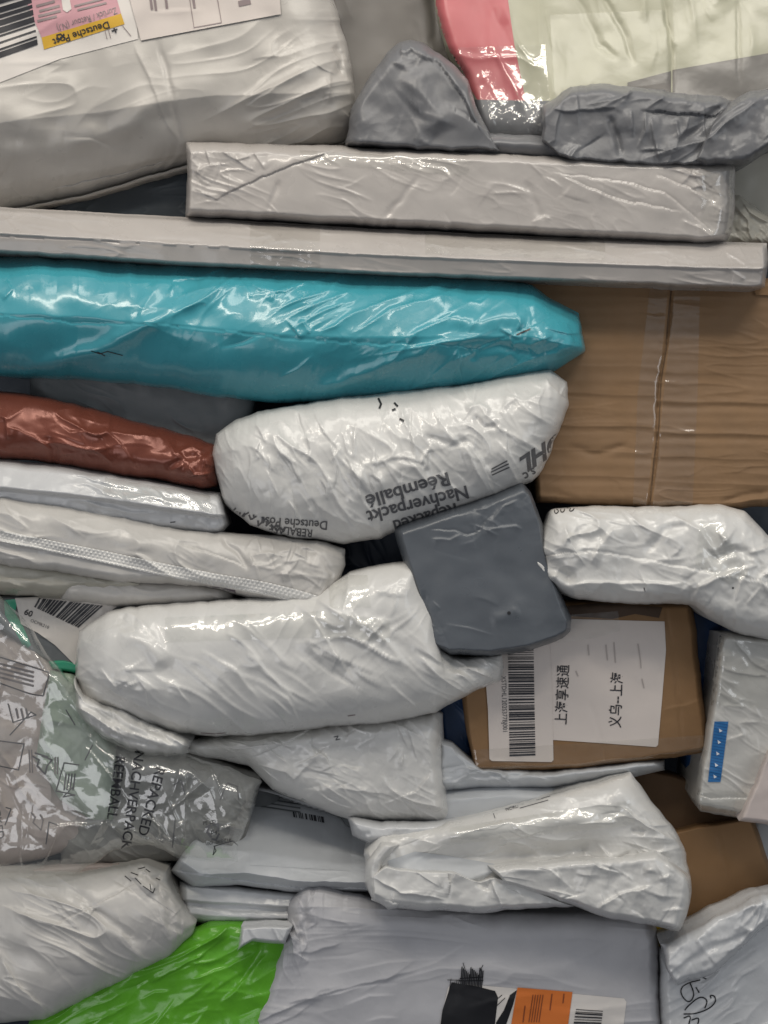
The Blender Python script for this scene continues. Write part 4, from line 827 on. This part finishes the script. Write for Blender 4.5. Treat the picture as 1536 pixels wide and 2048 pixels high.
IN3 = parcel('inner_pouch', 'zip pouch with green edge and barcode label inside the clear bag', 'pouch',
    [(-150, 1180), (0, 1188), (150, 1190), (260, 1200)], [(-150, 1250), (0, 1260), (80, 1320), (170, 1360)], W['darkgrey'], y0=0.085, H=0.03, R=(10, 10, 10, 10), D=0.04,
    wr=[('w', 2, 30, 40, 3), ('n', 2, 50)])
decal(IN3, 'green_edge', [(8, 1200), (36, 1198), (30, 1225), (48, 1256), (62, 1290), (50, 1300), (30, 1262), (10, 1230)], W['greenzip'], 0.0016)
lab = decal(IN3, 'shipping_label', [(30, 1196), (150, 1190), (250, 1202), (165, 1262), (150, 1330), (110, 1290), (76, 1266), (42, 1248)], W['paper2'], 0.0024)
barcode(IN3, [(78, 1196), (208, 1212), (158, 1256), (68, 1214)], 18, parent=lab, off=0.0034, along='u', seed=4)
text(IN3, '60', (47, 1228), 17, 22, parent=lab, off=0.0034, bold=0.015)
text(IN3, 'OCMR210', (60, 1243), 9, 22, W['gink'], parent=lab, off=0.0034)
parcel('zip_strip', '', '',
    [(96, 1322), (130, 1318), (160, 1326)], [(104, 1340), (130, 1342), (158, 1348)], W['greenzip'], y0=0.065, H=0.012, R=(4, 4, 6, 6), D=0.01, parent=IN3, body='zip_strip', step=2)

O_ = parcel('clear_plastic_bag', 'crinkled clear plastic bag with black recycling symbols and lettering, left edge', 'plastic bag',
    [(-150, 1190), (0, 1190), (60, 1250), (110, 1325), (150, 1375), (190, 1450), (260, 1500), (370, 1508), (450, 1530), (524, 1562)],
    [(-150, 1760), (0, 1756), (60, 1758), (150, 1752), (230, 1700), (300, 1690), (350, 1712), (400, 1722), (476, 1724)], W['bagfilm'],
    r=[(505, 1620), (480, 1680)], y0=0.022, H=0.085, R=(60, 46, 50, 60), D=0.02, jag=4, open_back=True, body='film', step=2.6,
    wr=[('w', 5, 120, 55, 2.4), ('c', 11, 130), ('n', 5, 140), ('c', 3, 80, (370, 1620, 130, 100))],
    cr=[('r', 7, 8, [(232, 1490), (228, 1560), (220, 1620), (180, 1690)]), ('r', 6, 7, [(100, 1330), (140, 1390), (170, 1450)]), ('r', 5, 6, [(370, 1640), (330, 1690), (290, 1660)]), ('v', 6, 9, [(236, 1500), (240, 1600), (200, 1690)]),
        ('r', 5, 6, [(370, 1540), (372, 1640), (360, 1700)]), ('r', 5, 6, [(45, 1600), (42, 1700), (50, 1756)]), ('r', 5, 6, [(60, 1660), (140, 1650), (240, 1650)]), ('r', 5, 6, [(250, 1650), (310, 1690), (380, 1670)])], rk=[(10, 5, 3.5, 60, 40, 160, 130, 1540, 150, 180), (9, 5, 3.5, 40, 60, 110, 380, 1620, 120, 90)])
def sq(c, w_, h_, a): return rrect(c, w_, h_, a, 1) + [rrect(c, w_, h_, a, 1)[0]]
lines(O_, 'printed_frame', [[(-40, 1302), (96, 1344), (98, 1350), (86, 1392), (60, 1388), (-40, 1352)]], 2.6, W['gink'])
for k in range(4): lines(O_, 'small_print', [[(-10, 1325 + k * 9), (66, 1345 + k * 9)]], 4.2, W['fadeprint'])
lines(O_, 'recycling_mark', [[(16, 1408), (26, 1445), (72, 1430), (62, 1424), (20, 1470)]], 2.4, W['gink'])
for k in range(3): lines(O_, 'small_print', [[(32 + k * 10, 1418), (36 + k * 10, 1436)]], 4, W['fadeprint'])
lines(O_, 'printed_frame', [[(-30, 1478), (48, 1488), (37, 1540), (-30, 1526)]], 2.4, W['gink'])
lines(O_, 'recycling_mark', [[(64, 1512), (78, 1520), (74, 1532), (90, 1548), (94, 1532), (104, 1520), (84, 1512)], [(70, 1506), (96, 1514)]], 3.2, W['gink'])
for k in range(4): lines(O_, 'small_print', [[(58 + k * 5, 1500), (60 + k * 5, 1545)] if k < 2 else [(100 + k * 5, 1515), (100 + k * 5, 1548)]], 2.6, W['fadeprint'])
lines(O_, 'printed_frame', [[(158, 1530), (128, 1526), (112, 1582), (150, 1590), (126, 1594), (148, 1572)]], 2.4, W['gink'])
for k in range(4): lines(O_, 'small_print', [[(132 + k * 6, 1548), (128 + k * 6, 1580)]], 3, W['gink'])
lines(O_, 'printed_frame', [[(116, 1650), (98, 1644), (92, 1688)], [(132, 1420), (150, 1450)], [(170, 1520), (185, 1490)], [(12, 1615), (22, 1618), (10, 1650)]], 2.4, W['gink'])
lines(O_, 'recycling_mark', [[(62, 1625), (70, 1635), (66, 1645), (82, 1660), (86, 1640), (80, 1630)]], 2.6, W['fadeprint'])
text(O_, 'PACKED', (-20, 1590), 24, 82, W['gink'])
text(O_, 'REPACKED', (312, 1532), 29, 105, W['ink'], bold=0.008)
text(O_, 'NACHVERPACKT', (270, 1500), 28, 98, W['ink'], bold=0.008)
text(O_, 'REEMBALL', (232, 1510), 28, 98, W['ink'], bold=0.008)
lines(O_, 'recycling_mark', [[(412, 1655), (420, 1650), (414, 1664), (422, 1674)], [(424, 1678), (432, 1680), (438, 1668)], [(426, 1650), (436, 1648), (436, 1662)]], 4.0, W['gink'])
text(O_, '04', (421, 1668), 13, 8, parent=None)
text(O_, 'PE-LD', (406, 1650), 10, -8)
text(O_, '912-590  (00)', (462, 1676), 9.5, 170)
lines(O_, 'printed_frame', [[(480, 1695), (466, 1682), (430, 1692), (426, 1710), (432, 1702), (428, 1692)], [(440, 1600), (455, 1565), (475, 1572), (478, 1600)], [(348, 1570), (362, 1560), (370, 1590)], [(350, 1640), (345, 1695)]], 2.0, W['gink'])

# ------------------------------------------------------------------ bottom
DD1 = parcel('padded_envelope', 'flat white envelope parcel with its folded edge forward beside the clear bag', 'envelope',
    [(440, 1560), (560, 1590), (700, 1635), (760, 1650)], [(340, 1742), (385, 1776), (480, 1772), (600, 1786), (740, 1784), (770, 1780)], W['bluish'], l=[(400, 1650)], r=[(770, 1700)],
    y0=0.09, H=0.035, R=(16, 20, 14, 12), D=0.10, pv=[(0, -0.11), (0.62, 0.004), (0.86, 0.03), (0.93, 0.01), (1, 0.0)],
    wr=[('n', 2.5, 90), ('w', 1.5, 30, 5, 5)], jag=1.5, cr=[('F', 3, 7, [(340, 1740), (480, 1762), (600, 1776), (760, 1778)]), ('r', 3, 4, [(345, 1742), (370, 1760), (372, 1770)])], rk=[(10, 1.4, 5, 10, 30, 70, 560, 1690, 160, 80)])
pw_ = decal(DD1, 'label_pocket', [(500, 1612), (560, 1590), (700, 1636), (702, 1742), (500, 1730)], W['bluish'], 0.0005)
for k in range(3): lines(DD1, 'small_print', [[(520, 1596 + k * 8), (600, 1608 + k * 8)]], 3, W['darkgrey'], 0.0020, pw_)
barcode(DD1, [(585, 1622), (650, 1634), (652, 1646), (587, 1634)], 12, parent=pw_, along='u', off=0.0018)
DD2 = parcel('padded_envelope', 'second flat white envelope parcel under the first, with a loose flap over the green bag', 'envelope',
    [(358, 1762), (480, 1772), (620, 1786)], [(372, 1846), (440, 1852), (580, 1854), (610, 1850)], W['cool'], l=[(360, 1800)], y0=0.10, H=0.045, R=(16, 14, 12, 14), D=0.08,
    wr=[('n', 1.5, 60), ('w', 1.8, 22, 3, 5)], jag=1.2, pv=[(0, -0.01), (0.42, 0.004), (0.48, -0.006), (0.75, 0.002), (1, -0.008)], cr=[('F', 2.6, 8, [(360, 1812), (480, 1822), (600, 1824)])])
parcel('loose_flap', '', '',
    [(482, 1852), (530, 1850), (585, 1852)], [(474, 1902), (505, 1882), (570, 1888)], W['cool'], y0=0.02, H=0.03, R=(8, 8, 8, 8), D=0.03, wr=[('w', 3, 26, 60, 3)], parent=DD2, body='loose_flap', step=2, sm=0.004)

BB = parcel('mailing_bag', 'plump off-white mailing bag filling the bottom left corner', 'mailing bag',
    [(-150, 1730), (0, 1742), (100, 1746), (170, 1744), (230, 1732), (292, 1724), (333, 1742)], [(-150, 2080), (0, 2046), (90, 2038), (150, 2010), (240, 1962), (340, 1912), (385, 1870)],
    W['warm'], r=[(338, 1772), (370, 1818), (394, 1846)], y0=0.045, H=0.10, R=(80, 70, 110, 110), D=0.11, jag=2.2,
    wr=[('w', 5, 60, 28, 3.5), ('n', 4, 140), ('c', 2, 80), ('w', 2, 18, 75, 3, (350, 1860, 60, 60)), ('c', 5, 36, (290, 1760, 50, 40))],
    cr=[('r', 4, 5, [(0, 1810), (120, 1860), (220, 1920)]), ('v', 5, 10, [(140, 1770), (200, 1830), (290, 1890)]), ('r', 4, 6, [(150, 1790), (190, 1815), (150, 1795)]), ('f', 2.5, 7, [(95, 1860), (150, 1830), (230, 1790), (285, 1760)]),
        ('r', 4, 5, [(0, 1920), (40, 1975), (100, 2030)]), ('r', 4, 5, [(260, 1740), (300, 1780), (310, 1790)]), ('v', 5, 6, [(285, 1740), (300, 1760), (325, 1750)]), ('s', 6, 22, [(0, 1860), (100, 1900), (220, 1960)]), ('v', 4, 10, [(335, 1780), (340, 1850), (380, 1870)])], rk=[(20, 3.2, 6, 30, 14, 130, 190, 1880, 190, 130), (14, 2.6, 4, 80, 25, 50, 350, 1830, 40, 60), (8, 3, 4, 30, 50, 30, 290, 1760, 40, 20)])
lines(BB, 'scuff', [[(262, 1745), (276, 1750)], [(270, 1756), (282, 1768)], [(286, 1772), (306, 1786), (310, 1776)], [(292, 1738), (300, 1744)], [(250, 1752), (262, 1762)], [(300, 1768), (302, 1780)], [(276, 1738), (290, 1734)], [(312, 1756), (320, 1760)]], 1.6, W['marker'], 0.0008)
BC = parcel('cloth_strip', 'thin reddish-white strip squeezed between clear bag and bottom left bag', 'strip',
    [(60, 1738), (150, 1728), (240, 1724)], [(60, 1760), (150, 1766), (240, 1752)], W['innerpink'], y0=0.07, H=0.02, R=(5, 5, 8, 8), D=0.02, parts=False, step=2)

CC = parcel('mailing_bag', 'bright green glossy plastic bag at the bottom', 'plastic bag',
    [(60, 2030), (220, 1950), (370, 1860), (420, 1840), (480, 1838), (620, 1850)], [(40, 2160), (300, 2160), (620, 2160)], W['green'], y0=0.08, H=0.07, R=(40, 40, 40, 40), D=0.10, jag=2,
    wr=[('w', 5, 55, -25, 3.5), ('c', 3, 70), ('n', 4, 110)],
    cr=[('r', 5, 5, [(300, 1965), (360, 1935), (415, 1905)]), ('r', 4, 5, [(380, 1960), (440, 1940), (520, 1900)]), ('r', 5, 6, [(440, 2010), (480, 1970), (540, 1900)]), ('r', 4, 5, [(385, 1880), (395, 1855)]), ('v', 4, 8, [(480, 1970), (520, 1900), (530, 1870)])], rk=[(18, 3.0, 5, -28, 12, 110, 380, 1970, 170, 90)])

EE = parcel('mailing_bag', 'wide lilac-grey mailing bag with marker-blackened white label and orange block, bottom', 'mailing bag',
    [(576, 1800), (610, 1772), (640, 1764), (760, 1800), (980, 1822), (1160, 1820), (1290, 1826), (1318, 1860)], [(470, 2160), (760, 2160), (1100, 2160), (1330, 2160)],
    W['lilac'], l=[(572, 1850), (556, 1900), (520, 1980), (492, 2060)], r=[(1318, 1950)], y0=0.075, H=0.075, R=(46, 30, 60, 60), D=0.12, jag=2.2, sm=0.006,
    wr=[('w', 1.5, 40, 4, 7), ('n', 4, 150),  ('c', 6, 40, (590, 1850, 45, 80)), ('w', 4, 20, 88, 4, (575, 1840, 60, 90)), ('c', 1.2, 70)],
    cr=[('r', 4, 6, [(470, 2060), (640, 1990), (780, 1955), (840, 1935)]), ('r', 3, 6, [(560, 1905), (620, 1905), (690, 1885)]), ('v', 5, 9, [(600, 1790), (612, 1840), (595, 1900)]), ('s', 5, 24, [(620, 1830), (760, 1850), (900, 1845)]),
        ('r', 5, 6, [(510, 1990), (520, 2010), (496, 2050)]), ('s', 3, 18, [(900, 1930), (1050, 1950), (1180, 1930)])], rk=[(16, 1.3, 5, -8, 8, 190, 900, 1900, 380, 110), (16, 4, 4, 60, 40, 50, 590, 1850, 40, 70), (10, 2.5, 5, -30, 15, 130, 650, 1980, 140, 60)])
lb = decal(EE, 'shipping_label', [(896, 1975), (905, 1966), (1045, 1978), (1248, 1997), (1253, 2004), (1240, 2110), (866, 2110)], W['paper2'], 0.0010)
mk = [(903, 1965), (950, 1972), (990, 1982), (996, 1995), (990, 2048), (985, 2110), (872, 2110), (885, 2020)]
decal(EE, 'marker_patch', mk, W['marker'], 0.0018, lb)
lines(EE, 'marker_streak', [[(924 + 3 * k, 1934 + (k * 37) % 17), (921 + 3 * k, 1975 + (k * 5) % 5)] for k in range(15)] + [[(920, 1957), (966, 1954)], [(918, 1962), (966, 1961)]], 2.2, W['marker'], 0.0018, lb)
decal(EE, 'marker_patch', [(1034, 1980), (1020, 1990), (1008, 2020), (992, 2045), (994, 2110), (1006, 2110), (1012, 2050), (1026, 2010)], W['marker'], 0.0018, lb)
lines(EE, 'marker_streak', [[(902 + 4 * k, 1958 + (k * 7) % 9), (898 + 4 * k, 1985 + (k * 5) % 14)] for k in range(9)] + [[(960, 1942), (966, 1930)], [(930, 1938), (926, 1926)], [(992, 2000), (1004, 1990)], [(990, 2015), (1010, 1996)], [(895, 1960), (960, 1962)]], 1.4, W['marker'], 0.0021, lb)
ob_ = decal(EE, 'orange_block', [(1035, 1975), (1145, 1984), (1128, 2110), (1012, 2110)], W['orange'], 0.0022, lb)
for k in range(5): lines(EE, 'small_print', [[(1066 + k * 5, 1990), (1058 + k * 5, 2044)]], 1.6, ink('brown_ink', (0.2, 0.05, 0.02)), 0.0030, ob_)
lines(EE, 'small_print', [[(1104, 1988), (1100, 2020)], [(1128, 1988), (1126, 2006)], [(1050, 2012), (1046, 2044)]], 2.0, ink('brown_ink', (0.2, 0.05, 0.02)), 0.0030, ob_)
barcode(EE, [(1152, 2018), (1206, 2022), (1200, 2068), (1144, 2068)], 9, parent=lb, off=0.0022, seed=2)

FF = parcel('mailing_bag', 'white mailing bag with black pen scrawl and folded top, bottom right corner', 'mailing bag',
    [(1316, 1895), (1380, 1870), (1480, 1830), (1640, 1800)], [(1322, 2160), (1480, 2160), (1640, 2160)], W['cool'], y0=0.06, H=0.06, R=(24, 40, 40, 40), D=0.11, jag=2,
    wr=[('w', 4, 55, -32, 3), ('n', 3, 110), ('c', 1.8, 60)], cr=[('v', 4, 8, [(1340, 1980), (1440, 1940), (1536, 1880)])], rk=[(16, 2.4, 5, -35, 20, 90, 1450, 1960, 110, 100)])
parcel('folded_flap', '', '',
    [(1320, 1888), (1380, 1862), (1450, 1822), (1520, 1786), (1545, 1782), (1640, 1760)], [(1334, 1940), (1352, 1975), (1392, 1958), (1425, 1950), (1500, 1880), (1550, 1840), (1640, 1790)],
    W['cool'], y0=0.0, H=0.035, R=(16, 30, 26, 16), D=0.05, jag=3.5, rk=[(26, 4, 4, -30, 40, 70, 1450, 1870, 110, 60)], wr=[('w', 4, 40, -30, 3), ('c', 6, 50)], parent=FF, body='folded_flap', sm=0.006,
    cr=[('r', 5, 6, [(1520, 1790), (1532, 1830), (1500, 1880)]), ('v', 4, 8, [(1360, 1930), (1440, 1890), (1520, 1850)])])
lines(FF, 'pen_scrawl', [[(1400, 1960), (1378, 1965), (1362, 1975), (1362, 1990), (1375, 2005), (1385, 2000), (1388, 1985), (1380, 1966)],
    [(1412, 1958), (1404, 1954)], [(1392, 1975), (1398, 1985)], [(1368, 2028), (1390, 2028), (1418, 2018), (1432, 2004), (1430, 1992), (1420, 1990), (1422, 1996)], [(1370, 2020), (1376, 2012), (1400, 1992), (1416, 2000), (1410, 2016)],
    [(1368, 2036), (1382, 2030), (1378, 2048)], [(1384, 2040), (1400, 2034), (1392, 2060)]], 2.4, W['marker'], 0.001)

# Y: crumpled white bag
Y_ = parcel('mailing_bag', 'heavily crumpled white mailing bag with curled left rim, right of centre low', 'mailing bag',
    [(728, 1700), (760, 1670), (860, 1655), (900, 1640), (1060, 1604), (1180, 1568), (1262, 1545)],
    [(750, 1785), (880, 1790), (1000, 1790), (1160, 1795), (1250, 1800), (1366, 1822)],
    W['white'], l=[(732, 1740)], r=[(1300, 1600), (1352, 1662), (1372, 1700), (1381, 1760)], y0=0.035, H=0.07, R=(30, 50, 60, 30), D=0.11, jag=2.5, sm=0.005,
    wr=[('w', 4, 55, 0, 3), ('c', 3, 75), ('n', 4, 120), ('c', 5, 50, (1290, 1700, 110, 70))],
    rk=[(20, 3.0, 5, -8, 14, 110, 1020, 1660, 240, 60), (20, 4, 4, 40, 45, 60, 1290, 1700, 80, 80)],
    cr=[('v', 24, 24, [(780, 1712), (860, 1715), (980, 1712), (1120, 1708), (1240, 1690)]), ('s', 8, 18, [(860, 1672), (1000, 1655), (1150, 1640), (1240, 1650)]), ('v', 6, 6, [(1262, 1660), (1280, 1664), (1285, 1655)]),
        ('r', 5, 6, [(1270, 1690), (1320, 1720), (1350, 1760), (1340, 1820)]), ('r', 6, 5, [(1240, 1610), (1290, 1650), (1350, 1680)]), ('r', 6, 5, [(735, 1700), (745, 1740), (770, 1760)])])
parcel('folded_rim', '', '', [(738, 1752), (770, 1728), (800, 1736), (905, 1742), (955, 1762), (985, 1752), (1030, 1765)], [(742, 1800), (780, 1818), (870, 1822), (960, 1826), (1060, 1818), (1152, 1812)],
    W['white'], y0=0.005, H=0.045, R=(12, 10, 8, 20), D=0.06, jag=2, sm=0.004, parent=Y_, body='folded_rim',
    wr=[('c', 3, 50), ('n', 2, 60)], rk=[(16, 3, 4, 30, 50, 50)], cr=[('f', 4, 8, [(896, 1742), (900, 1770), (896, 1795)]), ('r', 5, 5, [(745, 1755), (800, 1785), (890, 1798)]), ('r', 5, 4, [(975, 1750), (990, 1780), (1005, 1822)]), ('v', 5, 6, [(950, 1765), (975, 1775), (985, 1755)])])
parcel('folded_rim', '', '', [(974, 1730), (1060, 1722), (1150, 1716), (1240, 1712), (1312, 1698), (1345, 1720), (1380, 1752)], [(1012, 1768), (1080, 1792), (1152, 1815), (1220, 1838), (1300, 1851), (1358, 1863)],
    W['white'], r=[(1382, 1790), (1372, 1835)], y0=-0.005, H=0.05, R=(10, 22, 22, 14), D=0.05, jag=2, sm=0.004, parent=Y_, body='folded_rim',
    wr=[('c', 4, 60), ('n', 3, 80), ('c', 4, 40, (1260, 1790, 110, 50))], rk=[(24, 3.5, 4, 20, 45, 70, 1230, 1780, 130, 60), (8, 3, 5, -5, 15, 100, 1130, 1740, 120, 20)], cr=[('s', 6, 12, [(990, 1738), (1120, 1728), (1300, 1708)]), ('r', 5, 5, [(1190, 1820), (1240, 1790), (1310, 1770)])])

parcel('curled_rim', '', '', [(760, 1686), (778, 1684), (800, 1688)], [(778, 1820), (795, 1816), (812, 1806)], W['white'], l=[(731, 1722), (731, 1768), (745, 1798)], r=[(768, 1722), (764, 1756), (780, 1785)], y0=-0.002, H=0.035, R=(18, 14, 10, 10), D=0.04, step=1.6,
    parent=Y_, body='curled_rim', jag=2, wr=[('n', 2, 30), ('c', 1.5, 30)], rk=[(10, 2.5, 3, 80, 40, 30)])
decal(Y_, 'fold_shade', [(775, 1722), (830, 1703), (900, 1712), (990, 1728), (985, 1745), (955, 1768), (905, 1750), (780, 1745)], W['bluish'], 0.0008)  # bluish shade inside the open fold, put in as a colour patch
tape(Y_, 'clear_tape', [(900, 1655), (1260, 1600), (1270, 1650), (900, 1690)], wr=1.8, sc=24, seed=3)
lines(Y_, 'small_print', [[(1010, 1618), (1100, 1592)], [(1040, 1616), (1096, 1600)], [(985, 1622), (990, 1636)]], 1.4, W['gink'], 0.001)
text(Y_, 'NORD', (1012, 1622), 9, -16, W['gink'])
lines(Y_, 'scuff', [[(1335, 1808), (1336, 1814)]], 2, W['marker'], 0.001)
Y2 = parcel('mailing_bag', 'small rolled white bag end peeping out above the curled rim', 'mailing bag',
    [(695, 1632), (760, 1640), (860, 1640), (930, 1630)], [(706, 1672), (740, 1688), (860, 1690), (940, 1672)], W['cool'], y0=0.07, H=0.06, R=(14, 20, 20, 20), D=0.05, parts=False,
    wr=[('w', 3, 24, 10, 3), ('c', 3, 36)], cr=[('v', 5, 5, [(705, 1650), (720, 1668), (745, 1670)])])
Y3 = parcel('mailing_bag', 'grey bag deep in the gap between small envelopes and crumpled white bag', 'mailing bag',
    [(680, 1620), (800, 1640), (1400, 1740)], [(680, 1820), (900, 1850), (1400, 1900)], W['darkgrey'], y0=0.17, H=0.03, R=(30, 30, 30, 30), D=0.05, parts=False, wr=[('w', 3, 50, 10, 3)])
